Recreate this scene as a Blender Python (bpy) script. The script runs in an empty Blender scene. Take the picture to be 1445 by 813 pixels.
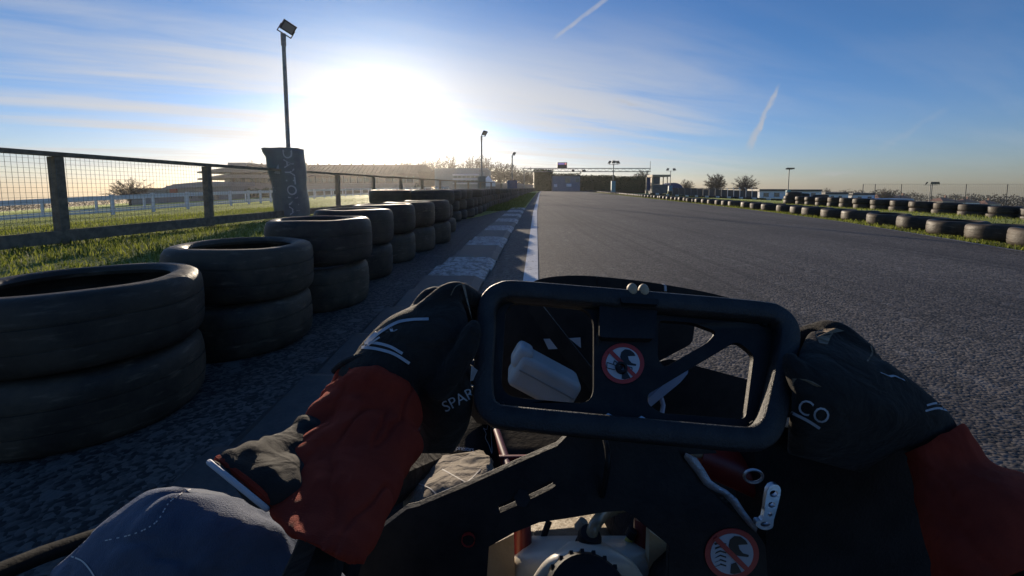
import bpy, bmesh, math, random
from mathutils import Vector, Matrix, noise
from mathutils.geometry import tessellate_polygon
from mathutils.bvhtree import BVHTree

S = bpy.context.scene
C = S.collection
rad = math.radians
RND = random.Random(11)

# ------------------------------------------------------------------ camera
CAM_H, FPX, PITCH = 0.67, 600.0, rad(5.0)
cd = bpy.data.cameras.new('camera')
cam = bpy.data.objects.new('camera', cd)
C.objects.link(cam)
cam.location = (0, 0, CAM_H)
cam.rotation_euler = (rad(90) - PITCH, 0, 0)
cd.sensor_width = 36
cd.lens = 36 * FPX / 1445
cd.shift_y = -88.5 / 1445
cd.clip_start = 0.01
cd.clip_end = 6000
S.camera = cam

# ------------------------------------------------------------------ exposure and render
S.view_settings.view_transform = 'Standard'
S.view_settings.look = 'None'
S.view_settings.exposure = 0.34
S.view_settings.gamma = 1
S.render.engine = 'CYCLES'
S.cycles.use_denoising = True
S.cycles.max_bounces = 6
S.cycles.transparent_max_bounces = 8

# ------------------------------------------------------------------ sun and sky
SUN_AZ, SUN_EL = rad(-17.0), rad(8.3)          # azimuth from +Y, negative to the left
SUN = Vector((math.sin(SUN_AZ) * math.cos(SUN_EL), math.cos(SUN_AZ) * math.cos(SUN_EL), math.sin(SUN_EL)))
ld = bpy.data.lights.new('sun', 'SUN')
ld.energy = 5.0
ld.angle = rad(0.5)
ld.color = (1.0, 0.84, 0.64)
sun = bpy.data.objects.new('sun', ld)
C.objects.link(sun)
sun.rotation_euler = (-SUN).to_track_quat('-Z', 'Y').to_euler()

W = bpy.data.worlds.new('World')
S.world = W
W.use_nodes = True


class NG:
    """small helper to write node trees"""
    def __init__(self, tree):
        self.t = tree
        self.n = tree.nodes
        self.l = tree.links

    def new(self, kind, **kw):
        nd = self.n.new(kind)
        for k, v in kw.items():
            setattr(nd, k, v)
        return nd

    def put(self, sock, v):
        if isinstance(v, bpy.types.NodeSocket):
            self.l.new(v, sock)
        else:
            sock.default_value = v

    def math(self, op, a, b=0.0, c=0.0, clamp=False):
        nd = self.new('ShaderNodeMath', operation=op)
        nd.use_clamp = clamp
        self.put(nd.inputs[0], a)
        self.put(nd.inputs[1], b)
        self.put(nd.inputs[2], c)
        return nd.outputs[0]

    def vmath(self, op, a, b=(0, 0, 0)):
        nd = self.new('ShaderNodeVectorMath', operation=op)
        self.put(nd.inputs[0], a)
        self.put(nd.inputs[1], b)
        return nd

    def ramp(self, v, lo, hi, a=0.0, b=1.0):
        nd = self.new('ShaderNodeMapRange', interpolation_type='SMOOTHSTEP')
        self.put(nd.inputs[0], v)
        self.put(nd.inputs[1], lo)
        self.put(nd.inputs[2], hi)
        self.put(nd.inputs[3], a)
        self.put(nd.inputs[4], b)
        return nd.outputs[0]

    def noise(self, vec, scale, detail=4.0, rough=0.55, dist=0.0):
        nd = self.new('ShaderNodeTexNoise')
        if vec is not None:
            self.put(nd.inputs['Vector'], vec)
        nd.inputs['Scale'].default_value = scale
        nd.inputs['Detail'].default_value = detail
        nd.inputs['Roughness'].default_value = rough
        nd.inputs['Distortion'].default_value = dist
        return nd.outputs[0]

    def mapping(self, vec, loc=(0, 0, 0), rot=(0, 0, 0), scale=(1, 1, 1), kind='POINT'):
        nd = self.new('ShaderNodeMapping', vector_type=kind)
        self.put(nd.inputs[0], vec)
        nd.inputs[1].default_value = loc
        nd.inputs[2].default_value = rot
        nd.inputs[3].default_value = scale
        return nd.outputs[0]

    def mix(self, f, a, b, blend='MIX'):
        nd = self.new('ShaderNodeMix', data_type='RGBA', blend_type=blend)
        self.put(nd.inputs[0], f)
        self.put(nd.inputs[6], a)
        self.put(nd.inputs[7], b)
        return nd.outputs[2]


def c4(c):
    return (c[0], c[1], c[2], 1.0)


g = NG(W.node_tree)
g.n.clear()
sky = g.new('ShaderNodeTexSky', sky_type='NISHITA')
sky.sun_disc = False
sky.sun_elevation = SUN_EL
sky.sun_rotation = SUN_AZ
sky.altitude = 30
sky.air_density = 1.0
sky.dust_density = 0.35
sky.ozone_density = 2.5
tc = g.new('ShaderNodeTexCoord')
dirv = tc.outputs['Generated']
sep = g.new('ShaderNodeSeparateXYZ')
g.put(sep.inputs[0], dirv)
dx, dy, dz = sep.outputs
# thin cirrus on a plane overhead: streaks run towards a bearing to the right of the road
den = g.math('MAXIMUM', g.math('ADD', dz, 0.06), 0.02)
cx = g.math('DIVIDE', dx, den)
cy = g.math('DIVIDE', dy, den)
cp = g.new('ShaderNodeCombineXYZ')
g.put(cp.inputs[0], cx)
g.put(cp.inputs[1], cy)
streak = g.mapping(cp.outputs[0], rot=(0, 0, rad(-62)), scale=(1.0, 6.5, 1), kind='TEXTURE')
n1 = g.noise(streak, 0.75, 6, 0.58, 0.5)
n2 = g.noise(g.mapping(cp.outputs[0], rot=(0, 0, rad(-68)), scale=(1.0, 4.0, 1), kind='TEXTURE'), 1.9, 5, 0.6, 0.4)
dots = g.vmath('DOT_PRODUCT', dirv, tuple(SUN)).outputs['Value']
near = g.ramp(dots, 0.60, 0.96)                 # the veil is thick in the part of the sky where the sun stands
cov = g.math('ADD', g.math('MULTIPLY', n1, 0.7), g.math('MULTIPLY', n2, 0.3))
cir = g.ramp(cov, g.math('SUBTRACT', 0.50, g.math('MULTIPLY', near, 0.13)), g.math('SUBTRACT', 0.68, g.math('MULTIPLY', near, 0.08)))
cir = g.math('MULTIPLY', cir, g.ramp(dz, 0.0, 0.04))
cir = g.math('MULTIPLY', cir, g.ramp(dz, 0.42, 0.16))
cir = g.math('MULTIPLY', cir, g.math('MULTIPLY_ADD', near, 0.85, 0.12))
# forward scattering of thin ice cloud: brighter towards the sun
ang = g.math('ARCCOSINE', g.math('MINIMUM', dots, 0.99999))
fs1 = g.math('MULTIPLY', g.math('EXPONENT', g.math('MULTIPLY', ang, -6.5)), 1.0)
fs2 = g.math('MULTIPLY', g.math('EXPONENT', g.math('MULTIPLY', ang, -18.0)), 1.0)
# contrails and wisps, each a stroke in the sky
py_ = g.math('MAXIMUM', dy, 0.05)
tu = g.math('DIVIDE', dx, py_)
tv = g.math('DIVIDE', dz, py_)
tp = g.new('ShaderNodeCombineXYZ')
g.put(tp.inputs[0], tu)
g.put(tp.inputs[1], tv)
front = g.ramp(dy, 0.06, 0.12)


def stroke(ax, ay, bx, by, w0, w1, amt, ns, soft, fray):
    """ax.. in tan(angle) units of the sky; width runs w0 -> w1 along the stroke"""
    a = Vector((ax, ay)); b = Vector((bx, by)); d = b - a; L = d.length; th = math.atan2(d.y, d.x)
    loc = g.mapping(tp.outputs[0], loc=(ax, ay, 0), rot=(0, 0, th), scale=(1, 1, 1), kind='TEXTURE')
    s = g.new('ShaderNodeSeparateXYZ')
    g.put(s.inputs[0], loc)
    nz = g.noise(g.mapping(loc, scale=(1, 1.5, 1)), ns, 5, 0.6)
    t = g.math('ADD', s.outputs[1], g.math('MULTIPLY', g.math('SUBTRACT', nz, 0.5), fray))
    wid = g.math('MULTIPLY_ADD', s.outputs[0], (w1 - w0) / L, w0)
    m = g.ramp(g.math('DIVIDE', g.math('ABSOLUTE', t), g.math('MAXIMUM', wid, 0.0005)), 1.0, soft)
    m = g.math('MULTIPLY', m, g.ramp(s.outputs[0], -0.01, 0.02))
    m = g.math('MULTIPLY', m, g.ramp(s.outputs[0], L + 0.01, L - 0.03))
    m = g.math('MULTIPLY', m, g.math('MULTIPLY_ADD', nz, 1.2, 0.2), clamp=True)
    return g.math('MULTIPLY', g.math('MULTIPLY', m, amt), front)


def sky_uv(px, py):
    xc = (px - 722.5) / FPX
    yc = -(py - 318) / FPX
    yy = math.cos(PITCH) + math.sin(PITCH) * yc
    return xc / yy, (-math.sin(PITCH) + math.cos(PITCH) * yc) / yy


trail = None
for (p0, p1, w0, w1, amt, ns, soft, fray) in [
        ((782, 54), (880, -20), .0055, .008, .55, 30, .2, .006),
        ((1056, 210), (1099, 120), .013, .005, .75, 26, .1, .022),
        ((868, 140), (908, 151), .008, .004, .5, 40, .0, .016),
        ((1156, 246), (1206, 243), .008, .005, .4, 40, .0, .014),
        ((1240, 212), (1340, 150), .012, .008, .12, 20, .0, .03)]:
    a = sky_uv(*p0); b = sky_uv(*p1)
    m = stroke(a[0], a[1], b[0], b[1], w0, w1, amt, ns, soft, fray)
    trail = m if trail is None else g.math('ADD', trail, m)
SKYMUL = 1.0
tint = g.mix(g.ramp(dz, 0.0, 0.30), c4((0.82, 0.95, 1.50)), c4((0.54, 0.85, 1.32)))
skyc = g.mix(1.0, sky.outputs[0], tint, 'MULTIPLY')
cloud = g.new('ShaderNodeCombineXYZ')
cb = g.math('ADD', g.math('MULTIPLY_ADD', fs1, 4.0, 5.6), g.math('MULTIPLY', fs2, 8.0))
g.put(cloud.inputs[0], cb)
g.put(cloud.inputs[1], g.math('MULTIPLY', cb, 1.0))
g.put(cloud.inputs[2], g.math('MULTIPLY', cb, 1.02))
skyc = g.mix(g.math('MULTIPLY', cir, 0.92), skyc, cloud.outputs[0])
skyc = g.mix(trail, skyc, c4((4.6, 4.6, 4.8)))
aur = g.new('ShaderNodeCombineXYZ')
ab = g.math('ADD', g.math('MULTIPLY', fs1, 0.0), g.math('MULTIPLY', fs2, 1.5))
g.put(aur.inputs[0], ab)
g.put(aur.inputs[1], g.math('MULTIPLY', ab, 0.95))
g.put(aur.inputs[2], g.math('MULTIPLY', ab, 0.88))
skyc = g.vmath('ADD', skyc, aur.outputs[0]).outputs[0]
bg = g.new('ShaderNodeBackground')
g.put(bg.inputs[0], skyc)
bg.inputs[1].default_value = 0.085
wo = g.new('ShaderNodeOutputWorld')
g.l.new(bg.outputs[0], wo.inputs[0])


# ------------------------------------------------------------------ coordinates
def ray(px, py):
    xc = (px - 722.5) / FPX
    yc = -(py - 318) / FPX
    return Vector((xc, math.cos(PITCH) + math.sin(PITCH) * yc, -math.sin(PITCH) + math.cos(PITCH) * yc))


EYE = Vector((0, 0, CAM_H))


def at(px, py, Y):
    d = ray(px, py)
    return EYE + d * (Y / d.y)


def interp(tab, v):
    if v <= tab[0][0]:
        return tab[0][1]
    for (a, b), (c, d) in zip(tab, tab[1:]):
        if v <= c:
            return b + (d - b) * (v - a) / (c - a)
    return tab[-1][1]


def sstep(a, b, v):
    t = max(0.0, min(1.0, (v - a) / (b - a)))
    return t * t * (3 - 2 * t)


LINE = [(-20, -1.0), (0, -.02), (3.3, .15), (11.8, .64), (21, 1.25), (45, 2.85), (80, 5.3), (100, 7.2)]
EDGE = [(-20, 1.5), (-5, 3.3), (0, 4.45), (4.4, 5.35), (6.2, 5.9), (8.7, 6.6), (13, 7.3), (18.3, 7.9), (31, 9.2), (57, 12), (100, 16.6)]


def line_x(y):
    return interp(LINE, y)


def edge_x(y):
    return interp(EDGE, y)


def gz(x, y):
    xc = 4 + 0.075 * max(0, min(y, 130))
    s = sstep(10, 20, xc - x) if x < xc else sstep(5.6, 12, x - xc)
    return max(-60, -0.06 * x * x / (abs(y) + 0.5 * abs(x) + 6) * s)


# ------------------------------------------------------------------ materials
MATS = {}


def mat(name, c1, c2=None, rough=0.7, scale=8.0, bump=0.0, bscale=None, detail=5.0, metal=0.0, spec=0.5,
        rand=0.0, lo=0.35, hi=0.65, space='Object', sheen=0.0, coat=0.0, trans=0.0, bdist=0.01):
    if name in MATS:
        return MATS[name]
    m = bpy.data.materials.new(name)
    m.use_nodes = True
    q = NG(m.node_tree)
    b = q.n['Principled BSDF']
    t = q.new('ShaderNodeTexCoord')
    if space == 'World':
        v = q.new('ShaderNodeNewGeometry').outputs['Position']
    else:
        v = t.outputs[space]
    col = c4(c1)
    if c2 is not None:
        nz = q.noise(v, scale, detail, 0.6)
        col = q.mix(q.ramp(nz, lo, hi), c4(c1), c4(c2))
    if rand:
        oi = q.new('ShaderNodeObjectInfo')
        col = q.mix(1.0, col, q.mix(oi.outputs['Random'], c4((1 - rand,) * 3), c4((1 + rand, 1 + rand * .9, 1 + rand * .75))), 'MULTIPLY')
    q.put(b.inputs['Base Color'], col)
    b.inputs['Roughness'].default_value = rough
    b.inputs['Metallic'].default_value = metal
    b.inputs['Specular IOR Level'].default_value = spec
    if sheen:
        b.inputs['Sheen Weight'].default_value = sheen
        b.inputs['Sheen Roughness'].default_value = 0.4
    if coat:
        b.inputs['Coat Weight'].default_value = coat
        b.inputs['Coat Roughness'].default_value = 0.15
    if trans:
        b.inputs['Subsurface Weight'].default_value = trans
        b.inputs['Subsurface Radius'].default_value = (0.03, 0.02, 0.01)
    if bump:
        bn = q.new('ShaderNodeBump')
        bn.inputs['Strength'].default_value = bump
        bn.inputs['Distance'].default_value = bdist
        q.put(bn.inputs['Height'], q.noise(v, bscale or scale * 4, 6, 0.6))
        q.l.new(bn.outputs[0], b.inputs['Normal'])
    MATS[name] = m
    return m


def m_road():
    m = bpy.data.materials.new('asphalt')
    m.use_nodes = True
    q = NG(m.node_tree)
    b = q.n['Principled BSDF']
    p = q.new('ShaderNodeNewGeometry').outputs['Position']
    chips = q.new('ShaderNodeTexVoronoi')
    q.put(chips.inputs['Vector'], p)
    chips.inputs['Scale'].default_value = 95
    chip2 = q.new('ShaderNodeTexVoronoi')
    q.put(chip2.inputs['Vector'], p)
    chip2.inputs['Scale'].default_value = 24
    big = q.noise(p, 0.35, 5, 0.6)
    lane = q.noise(q.mapping(p, rot=(0, 0, rad(3.5)), scale=(1.2, 0.05, 1)), 1.0, 4, 0.55)
    mid = q.noise(p, 3.0, 5, 0.65)
    skid = q.noise(q.mapping(p, rot=(0, 0, rad(4)), scale=(7.0, 0.09, 1)), 1.0, 3, 0.5, .3)
    skid2 = q.noise(q.mapping(p, rot=(0, 0, rad(-6)), scale=(5.0, 0.11, 1)), 1.0, 3, 0.5, .5)
    sc = q.new('ShaderNodeSeparateColor')
    q.put(sc.inputs[0], chips.outputs['Color'])
    col = q.mix(q.ramp(sc.outputs[0], 0.1, 0.95), c4((.034, .032, .030)), c4((.165, .143, .123)))
    s2 = q.new('ShaderNodeSeparateColor')
    q.put(s2.inputs[0], chip2.outputs['Color'])
    col = q.mix(q.ramp(s2.outputs[0], 0.93, 0.99), col, c4((.17, .155, .14)))
    col = q.mix(q.ramp(big, .35, .7), col, q.mix(1.0, col, c4((.62, .6, .62)), 'MULTIPLY'))
    col = q.mix(q.ramp(lane, .45, .7, 0, .75), col, q.mix(1.0, col, c4((.5, .5, .52)), 'MULTIPLY'))
    col = q.mix(q.ramp(mid, .55, .75, 0, .6), col, q.mix(1.0, col, c4((1.45, 1.38, 1.3)), 'MULTIPLY'))
    col = q.mix(q.ramp(skid, .55, .66, 0, .6), col, q.mix(1.0, col, c4((.42, .42, .43)), 'MULTIPLY'))
    col = q.mix(q.ramp(skid2, .60, .69, 0, .5), col, q.mix(1.0, col, c4((.45, .45, .46)), 'MULTIPLY'))
    q.put(b.inputs['Base Color'], col)
    b.inputs['Roughness'].default_value = 0.78
    b.inputs['Specular IOR Level'].default_value = 0.35
    crk = q.new('ShaderNodeTexVoronoi', feature='DISTANCE_TO_EDGE')
    wob = q.new('ShaderNodeTexNoise')
    q.put(wob.inputs['Vector'], p)
    wob.inputs['Scale'].default_value = 1.6
    wob.inputs['Detail'].default_value = 5
    q.put(crk.inputs['Vector'], q.vmath('ADD', p, q.vmath('MULTIPLY', wob.outputs['Color'], (1.3, 1.3, 0)).outputs[0]).outputs[0])
    crk.inputs['Scale'].default_value = .28
    cm = q.math('MULTIPLY', q.ramp(crk.outputs['Distance'], .006, .001), q.ramp(big, .42, .58))
    col = q.mix(q.math('MULTIPLY', cm, .7), col, c4((.012, .012, .012)))
    q.put(b.inputs['Base Color'], col)
    h = q.math('ADD', q.math('MULTIPLY', chips.outputs['Distance'], -1.0), q.math('MULTIPLY', chip2.outputs['Distance'], -.8))
    h = q.math('ADD', h, q.math('MULTIPLY', mid, 1.2))
    bn = q.new('ShaderNodeBump')
    bn.inputs['Strength'].default_value = 0.5
    bn.inputs['Distance'].default_value = 0.0045
    q.put(bn.inputs['Height'], h)
    q.l.new(bn.outputs[0], b.inputs['Normal'])
    return m


def m_grass():
    m = bpy.data.materials.new('turf')
    m.use_nodes = True
    q = NG(m.node_tree)
    b = q.n['Principled BSDF']
    p = q.new('ShaderNodeNewGeometry').outputs['Position']
    a = q.noise(p, 0.25, 5, 0.6)
    f = q.noise(p, 5.0, 6, 0.7)
    col = q.mix(q.ramp(f, .3, .7), c4((.085, .10, .02)), c4((.24, .235, .05)))
    col = q.mix(q.ramp(a, .5, .72, 0, .55), col, c4((.16, .135, .05)))
    q.put(b.inputs['Base Color'], col)
    b.inputs['Roughness'].default_value = 0.75
    b.inputs['Specular IOR Level'].default_value = 0.15
    b.inputs['Sheen Weight'].default_value = 0.5
    b.inputs['Sheen Tint'].default_value = (.8, .9, .3, 1)
    bn = q.new('ShaderNodeBump')
    bn.inputs['Strength'].default_value = 1.0
    bn.inputs['Distance'].default_value = 0.08
    q.put(bn.inputs['Height'], q.noise(p, 9.0, 6, 0.75))
    q.l.new(bn.outputs[0], b.inputs['Normal'])
    return m


def m_leaf(name, c1, c2, transl=0.35):
    m = bpy.data.materials.new(name)
    m.use_nodes = True
    q = NG(m.node_tree)
    b = q.n['Principled BSDF']
    p = q.new('ShaderNodeNewGeometry')
    rnd = p.outputs['Random Per Island']
    col = q.mix(rnd, c4(c1), c4(c2))
    q.put(b.inputs['Base Color'], col)
    b.inputs['Roughness'].default_value = 0.6
    b.inputs['Specular IOR Level'].default_value = 0.25
    tr = q.new('ShaderNodeBsdfTranslucent')
    q.put(tr.inputs[0], col)
    mx = q.new('ShaderNodeMixShader')
    mx.inputs[0].default_value = transl
    q.l.new(b.outputs[0], mx.inputs[1])
    q.l.new(tr.outputs[0], mx.inputs[2])
    q.l.new(mx.outputs[0], q.n['Material Output'].inputs[0])
    return m


def m_tyre():
    m = bpy.data.materials.new('dusty_rubber')
    m.use_nodes = True
    q = NG(m.node_tree)
    b = q.n['Principled BSDF']
    t = q.new('ShaderNodeTexCoord')
    oi = q.new('ShaderNodeObjectInfo')
    v = q.vmath('ADD', t.outputs['Object'], q.vmath('MULTIPLY', oi.outputs['Location'], (3.1, 3.1, 3.1)).outputs[0]).outputs[0]
    n_ = q.noise(v, 5, 6, 0.65)
    n2_ = q.noise(q.mapping(v, scale=(1, 1, 6)), 9, 5, 0.6)
    col = q.mix(q.ramp(n_, .3, .7), c4((.022, .018, .0145)), c4((.078, .059, .041)))
    col = q.mix(q.ramp(n2_, .55, .75, 0, .6), col, c4((.17, .135, .10)))
    col = q.mix(1.0, col, q.mix(oi.outputs['Random'], c4((.65, .66, .68)), c4((1.25, 1.2, 1.1))), 'MULTIPLY')
    q.put(b.inputs['Base Color'], col)
    q.put(b.inputs['Roughness'], q.ramp(n_, .3, .7, .5, .68))
    b.inputs['Specular IOR Level'].default_value = 0.3
    bn = q.new('ShaderNodeBump')
    bn.inputs['Strength'].default_value = 0.5
    bn.inputs['Distance'].default_value = 0.006
    q.put(bn.inputs['Height'], q.noise(v, 22, 6, 0.7))
    q.l.new(bn.outputs[0], b.inputs['Normal'])
    return m


def m_worn_paint(name, paint, under, lo=.42, hi=.56, scale=9):
    m = bpy.data.materials.new(name)
    m.use_nodes = True
    q = NG(m.node_tree)
    b = q.n['Principled BSDF']
    p = q.new('ShaderNodeNewGeometry').outputs['Position']
    w = q.noise(p, scale, 8, 0.75)
    w2 = q.noise(p, 60, 3, 0.6)
    f = q.ramp(q.math('ADD', q.math('MULTIPLY', w, .75), q.math('MULTIPLY', w2, .25)), lo, hi)
    col = q.mix(f, c4(under), q.mix(q.noise(p, 2.5, 4), c4([x * .7 for x in paint]), c4(paint)))
    q.put(b.inputs['Base Color'], col)
    b.inputs['Roughness'].default_value = 0.6
    bn = q.new('ShaderNodeBump')
    bn.inputs['Strength'].default_value = 0.5
    bn.inputs['Distance'].default_value = 0.004
    q.put(bn.inputs['Height'], q.noise(p, 70, 5, 0.7))
    q.l.new(bn.outputs[0], b.inputs['Normal'])
    return m


def m_cloth(name, c1, c2, weave=900, rough=0.85, sheen=0.25, folds=14, fold_amt=.5):
    m = bpy.data.materials.new(name)
    m.use_nodes = True
    q = NG(m.node_tree)
    b = q.n['Principled BSDF']
    p = q.new('ShaderNodeNewGeometry').outputs['Position']
    n_ = q.noise(p, 25, 5, 0.65)
    col = q.mix(q.ramp(n_, .3, .7), c4(c1), c4(c2))
    q.put(b.inputs['Base Color'], col)
    b.inputs['Roughness'].default_value = rough
    b.inputs['Specular IOR Level'].default_value = 0.2
    b.inputs['Sheen Weight'].default_value = sheen
    mx_ = max(c1)
    b.inputs['Sheen Tint'].default_value = (c1[0] / mx_, c1[1] / mx_, c1[2] / mx_, 1)
    h = q.math('ADD', q.math('MULTIPLY', q.noise(p, folds, 3, 0.5, 0.6), fold_amt * 4), q.math('MULTIPLY', q.noise(p, weave, 2, 0.5), .12))
    bn = q.new('ShaderNodeBump')
    bn.inputs['Strength'].default_value = 0.6
    bn.inputs['Distance'].default_value = 0.012
    q.put(bn.inputs['Height'], h)
    q.l.new(bn.outputs[0], b.inputs['Normal'])
    return m


M_ROAD, M_GRASS, M_TYRE = m_road(), m_grass(), m_tyre()
M_BLADE = m_leaf('grass_blade', (.075, .105, .016), (.26, .28, .055), .6)
M_HEDGE = m_leaf('hedge_leaf', (.018, .032, .012), (.055, .075, .025), .2)
M_LINE = m_worn_paint('white_line_paint', (.72, .72, .72), (.09, .085, .08), .36, .46)
M_KWHITE = m_worn_paint('kerb_white_paint', (.52, .51, .50), (.10, .09, .08), .42, .58, 18)
M_KDARK = m_worn_paint('kerb_bare_concrete', (.085, .072, .062), (.05, .044, .04), .42, .6)
M_BARK = mat('bark', (.05, .036, .027), (.10, .075, .055), .9, 6)
M_TWIG = mat('twig', (.04, .028, .02), (.065, .046, .034), .9, 3)
M_FENCEW = mat('weathered_timber', (.26, .20, .135), (.15, .115, .08), .85, 12, .4, 60, space='World')
M_WIRE = mat('galvanised_wire', (.20, .18, .15), None, .5, metal=.4)
M_RAILW = mat('white_rail_plastic', (.62, .66, .72), (.72, .74, .78), .5, 3)
M_POLE = mat('galvanised_steel', (.16, .16, .16), (.24, .24, .235), .55, 9, metal=.4)
M_DARK = mat('dark_painted_metal', (.03, .03, .034), (.045, .045, .05), .5, 7)
M_LENS = mat('lamp_glass', (.22, .23, .24), None, .15, spec=.8)
M_CREAM = mat('cream_render', (.42, .36, .28), (.5, .44, .36), .8, 2)
M_GREYC = mat('grey_cladding', (.16, .175, .19), (.21, .225, .24), .7, 2)
M_TEAL = mat('pale_teal_cladding', (.18, .235, .25), (.23, .28, .30), .6, 2)
M_BROWNR = mat('brown_roof', (.10, .06, .045), (.14, .085, .06), .75, 1.5)
M_CONC = mat('concrete', (.20, .18, .165), (.26, .24, .22), .85, 3)
M_WINDOW = mat('window_glass', (.05, .08, .09), (.10, .14, .15), .08, .6, spec=.9)
M_WWALL = mat('white_wall', (.66, .68, .72), (.74, .75, .78), .7, 2)
M_BLUEP = mat('blue_paint', (.03, .06, .15), (.045, .08, .18), .75, 4, spec=.2)
M_HUTD = mat('dark_hut_board', (.10, .105, .11), (.14, .14, .145), .8, 3)
M_TURQ = mat('turquoise_pad', (.06, .23, .30), (.08, .28, .35), .55, 4)
M_NAVY = mat('navy_vinyl', (.085, .105, .11), (.12, .145, .145), .5, 5, .3, 12)
M_LETTER = mat('pale_print', (.38, .41, .43), None, .6)
M_REDP = mat('red_paint', (.42, .035, .025), (.32, .03, .022), .5, 5)
M_TILE = mat('clay_tile', (.22, .11, .075), (.30, .16, .11), .8, 1.5)
M_TENT = mat('tent_canvas', (.76, .77, .8), (.8, .8, .82), .6, 2)
M_HUT = mat('hut_board', (.38, .29, .19), (.46, .36, .25), .7, 4)
M_BPLASTIC = mat('black_plastic', (.010, .010, .011), (.018, .017, .018), .5, 30, .15, 300, spec=.22)
M_BSATIN = mat('black_satin_plastic', (.011, .011, .012), (.019, .018, .018), .5, 30, .12, 400, spec=.25)
M_BSTEEL = mat('black_steel_plate', (.009, .009, .010), (.022, .019, .017), .5, 28, .1, 200, spec=.22)
M_GRIP = mat('grip_rubber', (.018, .018, .0195), (.030, .030, .031), .5, 40, .3, 500, spec=.35)
M_TANK = mat('milky_plastic', (.46, .42, .35), (.54, .50, .42), .35, 12, .08, 60, trans=.25)
M_BOTTLE = mat('white_bottle_plastic', (.42, .42, .41), (.50, .50, .48), .45, 14, .06, 60, trans=.2)
M_TAN = mat('sunlit_tan_panel', (.46, .33, .19), (.56, .42, .26), .55, 9, .2, 60)  # tan stands for a sun glow put into the panels' colour
M_DIRT = mat('dirty_floor_tray', (.20, .16, .11), (.34, .28, .20), .5, 20, .5, 90)
M_CHROME = mat('bare_aluminium', (.55, .56, .58), (.42, .43, .45), .3, 30, .05, 200, metal=.9)
M_REDTUBE = mat('dark_red_frame_paint', (.20, .018, .014), (.14, .014, .012), .4, 10)
M_STWHITE = mat('sticker_white', (.40, .41, .43), (.47, .47, .49), .45, 30)
M_STRED = mat('sticker_red', (.42, .04, .03), (.36, .03, .025), .45, 30)
M_STBLACK = mat('sticker_black', (.012, .012, .012), None, .45)
M_PEG = mat('tan_rubber_peg', (.42, .33, .22), (.34, .26, .17), .6, 90)
M_PEDAL = mat('painted_pedal', (.38, .45, .58), (.45, .5, .6), .35, 20, metal=.2)
M_HOSE = mat('clear_fuel_hose', (.16, .14, .09), (.24, .2, .13), .25, 30, spec=.7)
M_GLOVE = m_cloth('black_glove_fabric', (.012, .011, .010), (.026, .023, .020), 1400, .85, .07, 40, .35)
M_GTAN = m_cloth('glove_tan_and_sunlit_knuckle', (.20, .15, .10), (.09, .07, .05), 900, .7, .2, 60, .5)
M_GPRINT = mat('glove_print', (.40, .42, .45), (.30, .32, .35), .6, 80)
M_SLEEVE = m_cloth('red_sleeve_cloth', (.27, .033, .015), (.19, .022, .011), 1500, .85, .3, 18, .45)
M_PANEL = m_cloth('black_sleeve_cloth', (.014, .013, .012), (.024, .021, .019), 1500, .85, .06, 30, .5)
M_PIPING = mat('white_piping', (.42, .44, .48), None, .7)
M_TROUSER = m_cloth('grey_trouser_cloth', (.062, .075, .105), (.09, .10, .13), 1100, .85, .25, 14, .5)
M_TROUSER2 = m_cloth('sunlit_trouser_cloth', (.17, .145, .115), (.23, .195, .155), 1100, .85, .25, 30, .6)  # the knee's grey cloth again, with warm sunlight put into its colour
M_STITCH = mat('pale_stitching', (.55, .52, .48), None, .8)
M_BOOT = mat('black_boot_leather', (.008, .008, .009), (.013, .013, .014), .85, 30, .2, 200, spec=.1)
M_HELMET = mat('helmet_shell', (.02, .02, .022), None, .25, coat=.5)


def m_screen():
    m = bpy.data.materials.new('lit_screen')
    m.use_nodes = True
    q = NG(m.node_tree)
    b = q.n['Principled BSDF']
    b.inputs['Base Color'].default_value = (.05, .03, .08, 1)
    b.inputs['Emission Color'].default_value = (.45, .35, .9, 1)
    b.inputs['Emission Strength'].default_value = 0.35
    return m


M_SCREEN = m_screen()


# ------------------------------------------------------------------ builders
def cr(pts, n=6, closed=False):
    """Catmull-Rom through Vectors"""
    P = [Vector(p) for p in pts]
    out = []
    N = len(P)
    last = N if closed else N - 1
    for i in range(last):
        p0 = P[(i - 1) % N] if closed or i > 0 else P[0] * 2 - P[1]
        p1 = P[i]
        p2 = P[(i + 1) % N]
        p3 = P[(i + 2) % N] if closed or i + 2 < N else P[-1] * 2 - P[-2]
        for k in range(n):
            t = k / n
            out.append(0.5 * ((2 * p1) + (p2 - p0) * t + (2 * p0 - 5 * p1 + 4 * p2 - p3) * t * t + (3 * p1 - p0 - 3 * p2 + p3) * t ** 3))
    if not closed:
        out.append(P[-1].copy())
    return out


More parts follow.
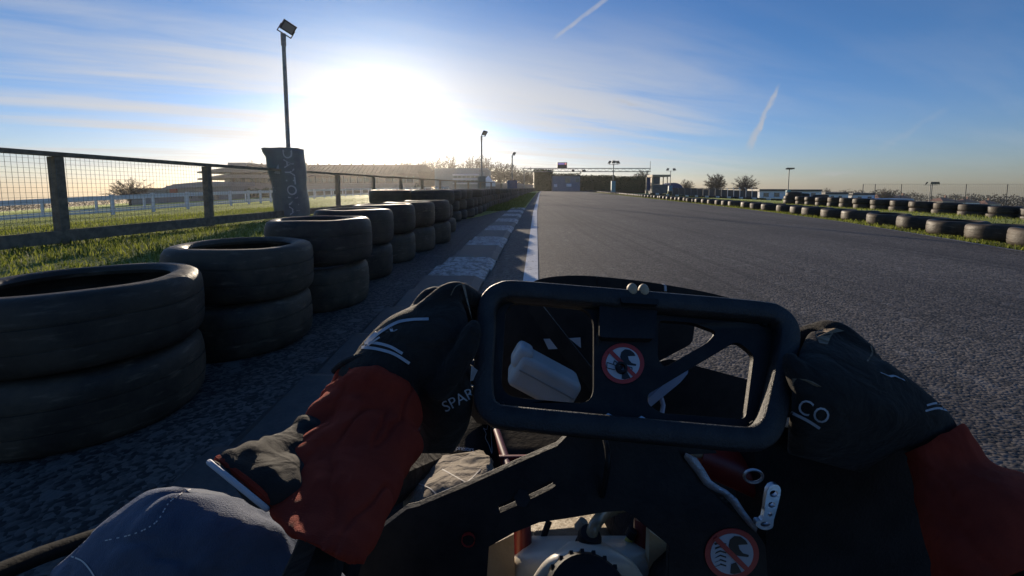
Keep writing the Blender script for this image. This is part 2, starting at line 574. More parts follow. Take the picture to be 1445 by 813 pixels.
class MB:
    def __init__(self):
        self.v = []
        self.f = []

    def add(self, vs, fs):
        o = len(self.v)
        self.v += [tuple(p) for p in vs]
        self.f += [tuple(i + o for i in q) for q in fs]
        return self

    def box(self, c, s, rot=None):
        c = Vector(c)
        hx, hy, hz = s[0] / 2, s[1] / 2, s[2] / 2
        vs = [Vector((x, y, z)) for x in (-hx, hx) for y in (-hy, hy) for z in (-hz, hz)]
        if rot is not None:
            vs = [rot @ p for p in vs]
        vs = [c + p for p in vs]
        return self.add(vs, [(0, 1, 3, 2), (4, 6, 7, 5), (0, 4, 5, 1), (2, 3, 7, 6), (0, 2, 6, 4), (1, 5, 7, 3)])

    def bar(self, a, b, w, h, up=(0, 0, 1)):
        a, b = Vector(a), Vector(b)
        d = (b - a).normalized()
        s = d.cross(Vector(up))
        if s.length < 1e-5:
            s = Vector((1, 0, 0))
        s.normalize()
        u = s.cross(d)
        vs = []
        for p in (a, b):
            for i, j in ((-1, -1), (1, -1), (1, 1), (-1, 1)):
                vs.append(p + s * (i * w / 2) + u * (j * h / 2))
        return self.add(vs, [(3, 2, 1, 0), (4, 5, 6, 7), (0, 1, 5, 4), (1, 2, 6, 5), (2, 3, 7, 6), (3, 0, 4, 7)])

    def tube(self, pts, r, n=8, closed=False, cap=True):
        P = [Vector(p) for p in pts]
        N = len(P)
        rr = r if isinstance(r, (list, tuple)) else [r] * N
        vs, fs = [], []
        u = None
        for i in range(N):
            if closed:
                d = P[(i + 1) % N] - P[i - 1]
            else:
                d = P[min(i + 1, N - 1)] - P[max(i - 1, 0)]
            if d.length < 1e-9:
                d = Vector((0, 0, 1))
            d.normalize()
            if u is None:
                u = d.orthogonal().normalized()
            u = (u - d * u.dot(d))
            if u.length < 1e-6:
                u = d.orthogonal()
            u.normalize()
            w = d.cross(u)
            for k in range(n):
                a = 2 * math.pi * k / n
                vs.append(P[i] + (u * math.cos(a) + w * math.sin(a)) * rr[i])
        for i in range(N if closed else N - 1):
            j = (i + 1) % N
            for k in range(n):
                k2 = (k + 1) % n
                fs.append((i * n + k, i * n + k2, j * n + k2, j * n + k))
        if cap and not closed:
            fs.append(tuple(reversed(range(n))))
            fs.append(tuple((N - 1) * n + k for k in range(n)))
        return self.add(vs, fs)

    def lathe(self, prof, n=32, c=(0, 0, 0), closed=False, axis=None):
        c = Vector(c)
        vs, fs = [], []
        M = axis if axis is not None else Matrix.Identity(3)
        for k in range(n):
            a = 2 * math.pi * k / n
            for r, z in prof:
                vs.append(c + M @ Vector((r * math.cos(a), r * math.sin(a), z)))
        m = len(prof)
        for k in range(n):
            k2 = (k + 1) % n
            for i in range(m if closed else m - 1):
                j = (i + 1) % m
                fs.append((k * m + i, k2 * m + i, k2 * m + j, k * m + j))
        return self.add(vs, fs)

    def ball(self, c, r, n=12, m=8, M=None):
        prof = [(max(1e-5, math.sin(math.pi * i / m)), -math.cos(math.pi * i / m)) for i in range(m + 1)]
        Mx = Matrix.Diagonal(Vector(r if not isinstance(r, (int, float)) else (r, r, r)))
        if M is not None:
            Mx = M @ Mx
        return self.lathe(prof, n, c, axis=Mx)

    def loft(self, secs, n=18, sub=5, cap=True):
        """secs: (L px, R px, depth Y, depth ratio) -> tube whose outline is drawn by L and R"""
        cs, as_, bs = [], [], []
        for (L, R, Y, q) in secs:
            l, r = at(L[0], L[1], Y), at(R[0], R[1], Y)
            c = (l + r) / 2
            a = (r - l) / 2
            cs.append(c)
            as_.append(a)
            bs.append((c - EYE).normalized() * a.length * q)
        cs, as_, bs = cr(cs, sub), cr(as_, sub), cr(bs, sub)
        vs, fs = [], []
        for c, a, b in zip(cs, as_, bs):
            for k in range(n):
                t = 2 * math.pi * k / n
                vs.append(c + a * math.cos(t) + b * math.sin(t))
        N = len(cs)
        for i in range(N - 1):
            for k in range(n):
                k2 = (k + 1) % n
                fs.append((i * n + k, i * n + k2, (i + 1) * n + k2, (i + 1) * n + k))
        if cap:
            fs.append(tuple(reversed(range(n))))
            fs.append(tuple((N - 1) * n + k for k in range(n)))
        return self.add(vs, fs)

    def plate(self, outline, holes, fn, thick):
        """flat plate with holes: fn maps a 2D point to 3D; thick is the vector to its far face"""
        loops = [outline] + list(holes)
        tri = tessellate_polygon([[Vector((p[0], p[1], 0)) for p in lp] for lp in loops])
        flat = [p for lp in loops for p in lp]
        fr = [Vector(fn(*p)) for p in flat]
        th = (lambda p: Vector(thick)) if not callable(thick) else thick
        bk = [p + th(p) for p in fr]
        n = len(fr)
        fs = [tuple(t) for t in tri] + [tuple(i + n for i in reversed(t)) for t in tri]
        o = 0
        for lp in loops:
            m = len(lp)
            for i in range(m):
                j = (i + 1) % m
                fs.append((o + i, o + j, o + j + n, o + i + n))
            o += m
        return self.add(fr + bk, fs)

    def mesh(self, name, m, smooth=True, angle=40):
        me = bpy.data.meshes.new(name)
        me.from_pydata(self.v, [], self.f)
        bm = bmesh.new()
        bm.from_mesh(me)
        bmesh.ops.recalc_face_normals(bm, faces=bm.faces)
        bm.to_mesh(me)
        bm.free()
        if m is not None:
            me.materials.append(m)
        if smooth:
            me.shade_smooth()
            me.set_sharp_from_angle(angle=rad(angle))
        return me

    def build(self, name, m, parent=None, smooth=True, angle=40):
        o = bpy.data.objects.new(name, self.mesh(name, m, smooth, angle))
        C.objects.link(o)
        attach(o, parent)
        return o


def world_of(o):
    p = Vector((0, 0, 0))
    while o is not None:
        p += o.location
        o = o.parent
    return p


def attach(o, parent):
    """parent o, whose vertices are in world coordinates, without moving it (roots are unrotated)"""
    if parent is not None:
        o.parent = parent
        o.location = -world_of(parent)


def tag(o, label=None, cat=None, group=None, kind=None):
    if label:
        o['label'] = label
    if cat:
        o['category'] = cat
    if group:
        o['group'] = group
    if kind:
        o['kind'] = kind
    return o


def thing(name, loc, label, cat, group=None):
    o = bpy.data.objects.new(name, None)
    C.objects.link(o)
    o.empty_display_size = 0.2
    o.location = loc
    return tag(o, label, cat, group)


def copy_tree(o, parent=None):
    c = o.copy()
    C.objects.link(c)
    if parent is not None:
        c.parent = parent
    for ch in list(o.children):
        copy_tree(ch, c)
    return c


def text_mesh(s, size=1.0, extrude=0.0, spacing=1.0, shear=0.0):
    cu = bpy.data.curves.new('txt', 'FONT')
    cu.body = s
    cu.size = size
    cu.extrude = extrude
    cu.space_character = spacing
    cu.shear = shear
    cu.align_x = 'CENTER'
    cu.align_y = 'CENTER'
    cu.resolution_u = 3
    o = bpy.data.objects.new('txt', cu)
    C.objects.link(o)
    bpy.context.view_layer.update()
    me = bpy.data.meshes.new_from_object(o.evaluated_get(bpy.context.evaluated_depsgraph_get()))
    bpy.data.objects.remove(o)
    return me


def text_obj(name, s, fn, m, parent, size=1.0, spacing=1.0, shear=0.0):
    """lettering whose every vertex is laid on a surface by fn(x, y)"""
    me = text_mesh(s, size, 0, spacing, shear)
    b = MB()
    b.add([fn(v.co.x, v.co.y) for v in me.vertices], [tuple(p.vertices) for p in me.polygons])
    o = bpy.data.objects.new(name, b.mesh(name, m, False))
    C.objects.link(o)
    attach(o, parent)
    return o


def remeshed(o, vox, smooth=4):
    r = o.modifiers.new('r', 'REMESH')
    r.mode = 'VOXEL'
    r.voxel_size = vox
    r.use_smooth_shade = True
    s = o.modifiers.new('s', 'SMOOTH')
    s.iterations = smooth
    s.factor = .5
    return o


#@@SETTING
# ------------------------------------------------------------------ the ground
def axis(lo, hi, near, step, grow):
    out, v, s = [0.0], 0.0, step
    while v < hi:
        if v > near:
            s *= grow
        v += s
        out.append(v)
    v, s = 0.0, step
    while v > lo:
        if -v > near:
            s *= grow
        v -= s
        out.insert(0, v)
    return out


xs = axis(-560, 560, 30, 1.0, 1.18)
ys = axis(-50, 900, 60, 1.0, 1.15)
b = MB()
vs = []
for y in ys:
    for x in xs:
        z = gz(x, y)
        lx = line_x(y)
        if -7 < x < lx - 1.2 and y < 60:
            z += 0.02 * noise.noise(Vector((x * .8, y * .8, 0)))
        vs.append((x, y, z - 0.012))
nx = len(xs)
b.add(vs, [(j * nx + i, j * nx + i + 1, (j + 1) * nx + i + 1, (j + 1) * nx + i) for j in range(len(ys) - 1) for i in range(nx - 1)])
tag(b.build('ground', M_GRASS), kind='structure')

# road: one sheet following both edges
b = MB()
rows = []
yy = [-20, -10, -5, -2, 0, 2, 4, 6, 8, 10, 12, 13, 14.5, 17, 21, 26, 33, 42, 52, 64, 78, 90, 100]
for y in yy:
    lx = line_x(y)
    left = lx - interp([(0, 2.0), (7, 2.0), (10, 1.3), (13, .95)], y) if y <= 13 else lx - interp([(13, .95), (14.5, .35), (200, .35)], y)
    rows.append((left, edge_x(y) + .06, y))
vs = []
for l, r, y in rows:
    for k in range(7):
        t = k / 6
        vs.append((l + (r - l) * t, y, 0.004))
b.add(vs, [(j * 7 + i, j * 7 + i + 1, (j + 1) * 7 + i + 1, (j + 1) * 7 + i) for j in range(len(rows) - 1) for i in range(6)])
o = len(b.v)
b.add([(-14, 100, .004), (46, 100, .004), (50, 88, .0), (15.35, 88, .004)], [(0, 1, 2, 3)])
tag(b.build('road', M_ROAD), kind='structure')


def strip(tab_fn, off0, off1, y0, y1, z, name, m, steps=60):
    b = MB()
    vs = []
    for i in range(steps + 1):
        y = y0 + (y1 - y0) * (i / steps) ** 1.6
        x = tab_fn(y)
        w = .004 * noise.noise(Vector((y * 3, off0, 1)))
        vs += [(x + off0 + w, y, z), (x + off1 + w, y, z)]
    b.add(vs, [(2 * i, 2 * i + 1, 2 * i + 3, 2 * i + 2) for i in range(steps)])
    return tag(b.build(name, m), kind='structure')


strip(line_x, -.055, .055, -6, 99, .008, 'road_edge_line', M_LINE)
strip(edge_x, -.03, .03, -6, 92, .008, 'road_margin_line', m_worn_paint('thin_edge_paint', (.30, .29, .28), (.09, .085, .08), .4, .6))

# rumble kerb, block by block
kerb = bpy.data.objects.new('kerb', None)
C.objects.link(kerb)
tag(kerb, kind='structure')
km = {}
for kind in (0, 1):
    b = MB()
    # sawtooth block: rises gently along the driving direction and drops at its far end
    w, L = .40, .36
    prof = [(0, 0), (0, .022), (L * .82, .058), (L * .9, .05), (L * .92, 0)]
    vs = []
    for x in (-w / 2, -w / 2 + .03, w / 2 - .05, w / 2):
        for (yy_, zz) in prof:
            k = 1.0 if abs(x) < w / 2 - .01 else .45
            vs.append((x, yy_, zz * k))
    n = len(prof)
    fs = []
    for i in range(3):
        for j in range(n - 1):
            fs.append((i * n + j, (i + 1) * n + j, (i + 1) * n + j + 1, i * n + j + 1))
    fs += [tuple(range(n)), tuple(reversed(range(3 * n, 4 * n)))]
    b.add(vs, fs)
    km[kind] = b.mesh('kerb_block', (M_KWHITE, M_KDARK)[kind], True, 20)
y = 0.6
i = 0
while y < 13.2:
    o = bpy.data.objects.new('kerb_block', km[0 if (i + 2) % 4 < 2 and y > 1.9 else 1])
    C.objects.link(o)
    o.parent = kerb
    o.location = (line_x(y) - .545 + .01 * RND.uniform(-1, 1), y, .004)
    o.rotation_euler.z = -.05 + RND.uniform(-.01, .01)
    o.scale = (interp([(0, 1.1), (12, 1.1)], y), .40 / .36, 1)
    y += .40
    i += 1

# ------------------------------------------------------------------ grass blades
def blades(name, spots, hmin, hmax, wid, m=M_BLADE):
    b = MB()
    vs, fs = [], []
    for (x, y, k) in spots:
        h = RND.uniform(hmin, hmax) * k
        a = RND.uniform(0, math.tau)
        l = RND.uniform(0, math.tau)
        bend = h * RND.uniform(.15, .8)
        w = wid * RND.uniform(.6, 1.3)
        z = gz(x, y) - .012
        ca, sa = math.cos(a) * w / 2, math.sin(a) * w / 2
        bx, by = math.cos(l) * bend, math.sin(l) * bend
        o = len(vs)
        vs += [(x - ca, y - sa, z), (x + ca, y + sa, z), (x + ca * .7 + bx * .4, y + sa * .7 + by * .4, z + h * .65), (x - ca * .7 + bx * .4, y - sa * .7 + by * .4, z + h * .65), (x + bx, y + by, z + h)]
        fs += [(o, o + 1, o + 2, o + 3), (o + 3, o + 2, o + 4)]
    me = bpy.data.meshes.new(name)
    me.from_pydata(vs, [], fs)
    me.materials.append(m)
    ob = bpy.data.objects.new(name, me)
    C.objects.link(ob)
    return tag(ob, kind='stuff')


def clump(x, y, s=1.6):
    return .45 + .9 * max(0, .5 + .9 * noise.noise(Vector((x * s, y * s, 3.3))))


sp = []
for _ in range(52000):        # bank between tyres and the mesh fence, and beyond it
    y = 1.2 + 14 * RND.random() ** 1.5
    x = RND.uniform(-9.5, line_x(y) - 1.7)
    sp.append((x, y, clump(x, y) * .8))
for _ in range(26000):        # field up to the white rail
    y = 5 + 34 * RND.random() ** 1.3
    x = RND.uniform(-24, -6)
    sp.append((x, y, clump(x, y, .5) * .55))
tag(blades('grass', sp, .035, .105, .011), 'rough green grass around the mesh fence', None)
sp = []
for _ in range(14000):        # verge under the left tyre wall
    y = 12.6 + 45 * RND.random() ** 1.6
    x = RND.uniform(line_x(y) - 1.9, line_x(y) - .42)
    sp.append((x, y, clump(x, y)))
for _ in range(30000):        # strip between the road edge and the right tyres
    y = 2.5 + 70 * RND.random() ** 2.0
    x = edge_x(y) + RND.uniform(.05, 1.35)
    sp.append((x, y, clump(x, y) * .75))
for _ in range(26000):        # infield
    y = 3 + 45 * RND.random() ** 1.5
    x = edge_x(y) + RND.uniform(1.2, 9)
    sp.append((x, y, clump(x, y, .6) * .7))
tag(blades('verge_grass', sp, .04, .10, .012), 'short grass on the verges beside the track', None)

#@@TYRES
# ------------------------------------------------------------------ tyres
TH = .215
prof = [(.275, .118), (.308, .108), (.308, .07), (.285, .035), (.262, .026), (.238, .030), (.232, .018), (.242, .006), (.265, .001), (.295, .004), (.314, .012), (.325, .028), (.330, .055), (.3305, .073), (.3265, .074), (.3265, .079), (.331, .080),
        (.332, .108), (.331, .136), (.3265, .137), (.3265, .142), (.3305, .143), (.330, .16), (.325, .187), (.314, .203), (.295, .211), (.265, .214), (.242, .209), (.232, .197), (.238, .185), (.262, .189), (.285, .180), (.308, .145)]
b = MB()
b.lathe(prof, 56, closed=True)
b.v = [tuple(Vector(p) + Vector((p[0], p[1], 0)).normalized() * .006 * noise.noise(Vector(p) * 5) + Vector((0, 0, .006 * noise.noise(Vector((p[0] * 4, p[1] * 4, 7)))))) for p in b.v]
TYRE = b.mesh('tyre', M_TYRE, True, 42)
b = MB()
b.lathe([prof[i] for i in (2, 3, 5, 6, 8, 10, 12, 17, 22, 24, 26, 28, 29, 31)], 20, closed=True)
TYRE_LOW = b.mesh('tyre_far', M_TYRE, True, 60)
M_TWHITE = mat('whitewashed_rubber', (.5, .5, .47), (.62, .62, .6), .7, 8)
TYRE_W = TYRE_LOW.copy()
TYRE_W.materials[0] = M_TWHITE


def tyre(x, y, z, label, group=None, me=None, tilt=0.012):
    o = bpy.data.objects.new('tyre', me or (TYRE if y < 18 else TYRE_LOW))
    C.objects.link(o)
    o.location = (x + RND.uniform(-.022, .022), y + RND.uniform(-.022, .022), z)
    o.rotation_euler = (RND.uniform(-tilt, tilt), RND.uniform(-tilt, tilt), RND.uniform(0, 6.28))
    s = RND.uniform(.97, 1.03)
    o.scale = (s, s, RND.uniform(.985, 1.015))
    return tag(o, label, 'tyre', group)


ORD = ('first second third fourth fifth sixth seventh eighth ninth tenth eleventh twelfth thirteenth fourteenth fifteenth sixteenth seventeenth eighteenth nineteenth twentieth '
       'twenty-first twenty-second twenty-third twenty-fourth twenty-fifth twenty-sixth twenty-seventh twenty-eighth twenty-ninth thirtieth').split()
# near two-high stacks beside the kerb
near_stacks = [(-1.26, 1.24, .205), (-1.19, 1.85, .217), (-1.14, 2.45, .25), (-1.20, 3.2, .258), (-1.20, 3.95, .262), (-1.14, 4.62, .262), (-1.06, 5.25, .262)]
ordn = ['big stack closest to the driver', 'second stack from the driver', 'third stack from the driver', 'fourth stack from the driver',
        'fifth stack from the driver', 'sixth stack from the driver', 'last two-high stack before the taller tyre wall']
for (x, y, hh), w in zip(near_stacks, ordn):
    for lv in (0, 1):
        o = tyre(x + .012 * lv, y, hh * lv, ('lower' if lv == 0 else 'upper') + ' dusty black tyre of the ' + w)
        o.scale = (.855, .855, hh / TH)
# three-high wall on the left of the track
y = 6.45
k = 0
GL = 'tyres of the tall wall left of the track'
for (xx, yy_) in [(-1.86, 6.55), (-1.22, 6.5)]:
    for lv, w in enumerate(('bottom', 'middle', 'top')):
        tyre(xx, yy_, lv * TH, f'{w} tyre of the {"outer" if xx < -1.5 else "inner"} stack at the start of the tall wall')
y = 7.15
left_stuff = MB()


def stuff_tyre(mb, x, y, z, n=12):
    s = RND.uniform(.97, 1.03)
    mb.lathe([(.30 * s, .10), (.2 * s, .02), (.285 * s, .004), (.33 * s, .05), (.332 * s, .108), (.33 * s, .165), (.285 * s, .212), (.2 * s, .2), (.30 * s, .12)], n, (x, y, z), closed=True)


while y < 92:
    x = line_x(y) - 1.80 + .07 * math.sin(y * .7)
    n = 3 if (k % 9) != 5 else 2
    for lv in range(n):
        if y < 25:
            tyre(x, y, lv * TH, {0: 'weathered tyre at ground level', 1: 'weathered tyre in the middle tier', 2: 'weathered tyre on the top tier'}[lv] + f' of the {ORD[min(k, 29)]} stack along the tall tyre wall', GL)
        else:
            stuff_tyre(left_stuff, x, y, lv * TH)
    y += .67 + RND.uniform(0, .03)
    k += 1
tag(left_stuff.build('tyre_wall', M_TYRE), 'far end of the three tier tyre wall', None, None, 'stuff')

# single tyres along the right edge of the track
GR = 'single tyres along the right edge of the track'
y = 4.0
k = 0
right_stuff = MB()
near_lab = ['first dusty tyre at the near end of the right verge row', 'second dusty tyre from the near end of the right verge row', 'third dusty tyre from the near end of the right verge row',
            'fourth dusty tyre from the near end of the right verge row', 'fifth dusty tyre from the near end of the right verge row', 'sixth dusty tyre from the near end of the right verge row']
while y < 96:
    x = edge_x(y) + .62 + RND.uniform(-.03, .05)
    if y < 44:
        tyre(x, y, gz(x, y) - .01, f'dusty tyre lying flat, {ORD[k - 1]} from the near end of the right verge row' if 1 <= k <= 30 else 'dusty tyre in the farther part of the single row along the right track edge', GR, tilt=.03)
    else:
        stuff_tyre(right_stuff, x, y, gz(x, y) - .01)
    y += RND.choice([.68, .70, .74, .80]) * (1.0 if RND.random() > .12 else 1.35)
    k += 1
tag(right_stuff.build('tyre_row', M_TYRE), 'far end of the tyre row beside the right track edge', None, None, 'stuff')

# two-high stacks on the infield
G2 = 'two-high tyre stacks on the infield grass'
row2 = cr([Vector(p) for p in [(13.9, 10.4, 0), (13.6, 12.0, 0), (13.35, 14.0, 0), (13.2, 16.5, 0), (13.4, 19.7, 0)]], 40)
acc = 1.0
k2 = 0
for pa, pb in zip(row2, row2[1:]):
    acc += (pb - pa).length
    if acc > .665:
        acc = 0
        for lv in (0, 1):
            tyre(pb.x, pb.y, gz(pb.x, pb.y) - .01 + lv * TH * .9, ('lower' if lv == 0 else 'upper') + f' tyre of the {ORD[k2]} two-high stack from the near end of the infield row', G2, tilt=.025)
        k2 += 1
for k, (xx, yy_) in enumerate([(13.3, 20.3), (13.95, 20.7), (14.6, 20.3)]):
    for lv in (0, 1, 2):
        tyre(xx + lv * .05, yy_, gz(xx, yy_) + lv * TH * .82, f'{("lower", "middle", "upper")[lv]} tyre of the {("inner", "central", "outer")[k]} leaning three-high stack ending the infield row', 'three-high stacks ending the infield row', tilt=.05)

# far infield bend: low row, every third tyre whitewashed
G3 = 'tyres round the far infield bend'
for i in range(34):
    t = i / 33
    x, y = 15.5 + 17 * t, 47 + 6 * math.sin(t * 2.2)
    wt = i % 3 == 1
    tyre(x, y, gz(x, y), ('whitewashed' if wt else 'dark') + ' tyre in the low row round the far infield bend', G3, TYRE_W if wt else TYRE_LOW)

#@@FENCES
# ------------------------------------------------------------------ mesh fence
fpts = []
for k in range(-1, 13):
    fpts.append(Vector((-5.42 + .08 * k + .025 * k * k if k > 0 else -5.42 + .02 * k, 5.1 + 2.35 * k, 0)))
fence = thing('mesh_fence', fpts[1], 'timber post and rail fence with square wire mesh along the left grass bank', 'fence')
FT = 1.05
WIRE = .0024
pm = MB()
pm.box((0, 0, .52), (.10, .10, 1.04))
pmesh = pm.mesh('post', M_FENCEW, False)
for p in fpts:
    o = bpy.data.objects.new('post', pmesh)
    C.objects.link(o)
    o.parent = fence
    o.location = p - fence.location
    o.rotation_euler = (RND.uniform(-.012, .012), RND.uniform(-.012, .012), RND.uniform(-.1, .1))
for a, c in zip(fpts, fpts[1:]):
    d = (c - a).normalized()
    s = Vector((d.y, -d.x, 0))
    up = Vector((0, 0, 1))
    b = MB()
    b.bar(a + up * (FT + .02) - d * .0, c + up * (FT + .02) - d * .004, .12, .05)
    b.build('top_rail', M_FENCEW, fence, False)
    b = MB()
    b.bar(a + s * .068 + up * .10, c + s * .068 + up * (.10 + RND.uniform(-.01, .01)) - d * .004, .032, .145)
    b.build('gravel_board', M_FENCEW, fence, False)
    b = MB()
    n = int((c - a).length / .055)
    for i in range(1, n):
        q = a.lerp(c, i / n) + s * .055
        b.bar(q + up * .17, q + up * (FT - .01), WIRE, WIRE, up=(1, 0, 0))
    zz = .18
    while zz < FT - .01:
        b.bar(a + s * .058 + up * zz, c + s * .058 + up * zz, WIRE, WIRE)
        zz += .055
    tag(b.build('wire_mesh', M_WIRE, fence, False), kind='stuff')

# ------------------------------------------------------------------ white running rails of the racecourse
def running_rail(pts, label, name='running_rail', hgt=.92, pitch=1.75):
    P = cr([Vector((x, y, 0)) for x, y in pts], 14)
    # walk evenly
    out, acc = [P[0]], 0
    for a, c in zip(P, P[1:]):
        acc += (c - a).length
        if acc >= pitch:
            out.append(c)
            acc = 0
    root = thing(name, (out[0].x, out[0].y, gz(out[0].x, out[0].y)), label, 'fence', 'white racecourse rails')
    pb = MB()
    pb.box((0, 0, hgt / 2 - .1), (.11, .11, hgt + .22))
    pb.box((0, 0, hgt + .035), (.14, .14, .05))
    pmesh = pb.mesh('post', M_RAILW, False)
    for p in out:
        o = bpy.data.objects.new('post', pmesh)
        C.objects.link(o)
        o.parent = root
        o.location = Vector((p.x, p.y, gz(p.x, p.y))) - root.location
    for zz, w, h in ((hgt - .06, .05, .15), (.18, .04, .10)):
        for a, c in zip(out, out[1:]):
            b = MB()
            b.bar((a.x, a.y, gz(a.x, a.y) + zz), (c.x, c.y, gz(c.x, c.y) + zz), w, h)
            b.build('rail' if zz > .5 else 'lower_rail', M_RAILW, root, False)
    return root


running_rail([(-22.5, 16.2), (-20.4, 19), (-19.3, 22), (-18.6, 25.5), (-19.2, 33), (-20.5, 42), (-20.5, 55), (-18, 72), (-13, 88)], 'white post and rail fence across the grass beyond the mesh fence')
running_rail([(-32, 22), (-28, 28), (-25.5, 34), (-26, 46), (-26, 62), (-23, 84)], 'second white rail fence seen behind the first, towards the grandstand', pitch=2.4)

#@@LAMPS
# ------------------------------------------------------------------ floodlights
def floodlight(mb_lamp, mb_glass, mb_yoke, c, yaw, pitch, s=1.0, roll=0.0):
    M = Matrix.Rotation(yaw, 3, 'Z') @ Matrix.Rotation(-pitch, 3, 'X') @ Matrix.Rotation(roll, 3, 'Y')
    c = Vector(c)
    mb_lamp.box(c, (.42 * s, .09 * s, .32 * s), M)
    for k in range(5):
        mb_lamp.box(c + M @ Vector(((-.16 + .08 * k) * s, .06 * s, 0)), (.02 * s, .05 * s, .26 * s), M)
    mb_glass.box(c + M @ Vector((0, -.048 * s, 0)), (.34 * s, .006 * s, .24 * s), M)
    for sgn in (-1, 1):
        mb_yoke.bar(c + M @ Vector((sgn * .225 * s, 0, 0)), c + M @ Vector((sgn * .225 * s, .0, -.25 * s)), .02 * s, .05 * s, up=M @ Vector((0, 1, 0)))
    mb_yoke.bar(c + M @ Vector((-.235 * s, 0, -.26 * s)), c + M @ Vector((.235 * s, 0, -.26 * s)), .05 * s, .02 * s)
    return c + M @ Vector((0, 0, -.26 * s))


def lamp_post(x, y, top, heads, label, r=.05, pad=None, group='floodlight posts round the track', hs=1.0):
    z0 = gz(x, y)
    root = thing('floodlight_post', (x, y, z0), label, 'lamp post', group)
    b = MB()
    b.tube([(x, y, z0), (x, y, top - 1.0), (x, y, top)], [r * 1.1, r * 1.0, r * .9], 10)
    b.tube([(x, y, top - .25), (x, y, top + .01)], [r * 1.25, r * 1.25], 10)
    b.build('pole', M_POLE, root)
    if len(heads) > 1:
        w = max(abs(h[0]) for h in heads)
        b = MB()
        b.bar((x - w, y, top - .05), (x + w, y, top - .05), .06, .05)
        b.build('crossarm', M_POLE, root, False)
    for (ox, yaw, pit, roll) in [tuple(h_) + (0.0,) * (4 - len(h_)) for h_ in heads]:
        l, gl, yk = MB(), MB(), MB()
        off_ = Matrix.Rotation(yaw, 3, 'Z') @ Matrix.Rotation(-pit, 3, 'X') @ Matrix.Rotation(roll, 3, 'Y') @ Vector((0, 0, .265 * hs))
        floodlight(l, gl, yk, Vector((x + ox, y, top)) + off_, yaw, pit, hs, roll)
        h = l.build('lamp_head', M_DARK, root, False)
        gl.build('lens', M_LENS, h, False)
        yk.build('yoke', M_DARK, h, False)
    if pad:
        mcol, w, hh = pad
        b = MB()
        b.box((x, y - .02, z0 + hh / 2), (w, w * .8, hh))
        o = b.build('impact_pad', mcol, root, False)
        bev = o.modifiers.new('b', 'BEVEL')
        bev.width = .04
        bev.segments = 2
    return root


big = lamp_post(-5.12, 9.85, 4.10, [(.02, rad(38), rad(-30), rad(24))], 'tall floodlight post with a single tilted lamp, wrapped in a torn dark vinyl pad', r=.045, hs=.68)
# torn navy vinyl pad round the foot of the near post
px_, py_c = -5.12, 9.80
b = MB()
rings = []
NP = 26
for j in range(17):
    t = j / 16
    z = .02 + 1.54 * t
    ring = []
    for k in range(NP):
        a = math.tau * k / NP
        ca, sa = math.cos(a), math.sin(a)
        e = 3.2
        rr = (abs(ca) ** e + abs(sa) ** e) ** (-1 / e)
        w = .335 + .045 * t
        bulge = .03 * noise.noise(Vector((ca * 2, sa * 2, z * 2.2))) - .05 * math.exp(-((z - .75) / .25) ** 2) * max(0, -ca)
        if ca < -.5:
            bulge += .07 * sstep(.86, .97, t)
        x = px_ + ca * rr * (w + bulge) - .06 * t + (.06 if True else 0) * (1 - t)
        ring.append((x, py_c + sa * rr * (.30 + bulge * .6), z + .02 * noise.noise(Vector((ca * 3, sa * 3, 1))) * (t > .9)))
    rings += ring
fs = [(j * NP + k, j * NP + (k + 1) % NP, (j + 1) * NP + (k + 1) % NP, (j + 1) * NP + k) for j in range(16) for k in range(NP)]
fs.append(tuple(16 * NP + k for k in range(NP)))
b.add(rings, fs)
padw = b.build('vinyl_pad', M_NAVY, big, True, 50)
# the name runs down the right side of the pad's face
bvh_pad = BVHTree.FromPolygons([Vector(v) for v in b.v], b.f)


def on_pad(x, y):
    # reads downwards
    z = .80 - x
    X = px_ + .19 + y * .9 - .06 * (z / 1.54) + .05 * (1 - z / 1.54)
    h = bvh_pad.ray_cast(Vector((X, py_c - 2, z)), Vector((0, 1, 0)))
    return (h[0] + Vector((0, -.006, 0))) if h[0] else Vector((X, py_c - .3, z))


text_obj('lettering', 'DAYTONA', on_pad, M_LETTER, padw, .30, 1.0)
b = MB()
for q in ([(-.28, .62), (-.22, .70), (-.15, .60)], [(-.30, .22), (-.12, .04), (-.22, .02)], [(-.16, 1.0), (-.05, 1.2), (-.02, .98)]):
    pts = []
    for (ox, z) in q:
        h = bvh_pad.ray_cast(Vector((px_ + ox, py_c - 2, z)), Vector((0, 1, 0)))
        pts.append((h[0] if h[0] else Vector((px_ + ox, py_c - .3, z))) + Vector((0, -.006, 0)))
    b.add(pts, [(0, 1, 2)])
b.build('torn_print', M_LETTER, padw, False)

lamp_post(-2.12, 30, 4.25, [(.1, rad(60), rad(-35))], 'slim floodlight post with dark lettered pad above the tall tyre wall', r=.05, pad=(M_NAVY, .55, 1.5))
lamp_post(.02, 47, 4.2, [(.1, rad(60), rad(-35))], 'floodlight post with a blue box at its foot, beyond the tyre wall', r=.06, pad=(M_BLUEP, 1.1, 1.5))
lamp_post(15.4, 65, 4.3, [(-.75, rad(50), rad(-35)), (0, 0, rad(-20)), (.75, rad(-50), rad(-35))], 'three headed floodlight post with turquoise pad beside the gantry', r=.07, pad=(M_TURQ, .6, 1.75), hs=1.25)
lamp_post(35.2, 95, 4.5, [(-.8, rad(30), rad(-30)), (.9, rad(-50), rad(-35))], 'two headed floodlight post standing behind the wooden hut', r=.07, pad=(M_TURQ, .8, 1.8), hs=1.4)
lamp_post(45.3, 70, 3.75, [(-.5, rad(20), rad(-70)), (0, 0, rad(-70)), (.5, rad(-20), rad(-70))], 'floodlight post with flat cluster of lamps beside the white low building', r=.07, pad=(M_TURQ, .6, 1.6), hs=1.1)
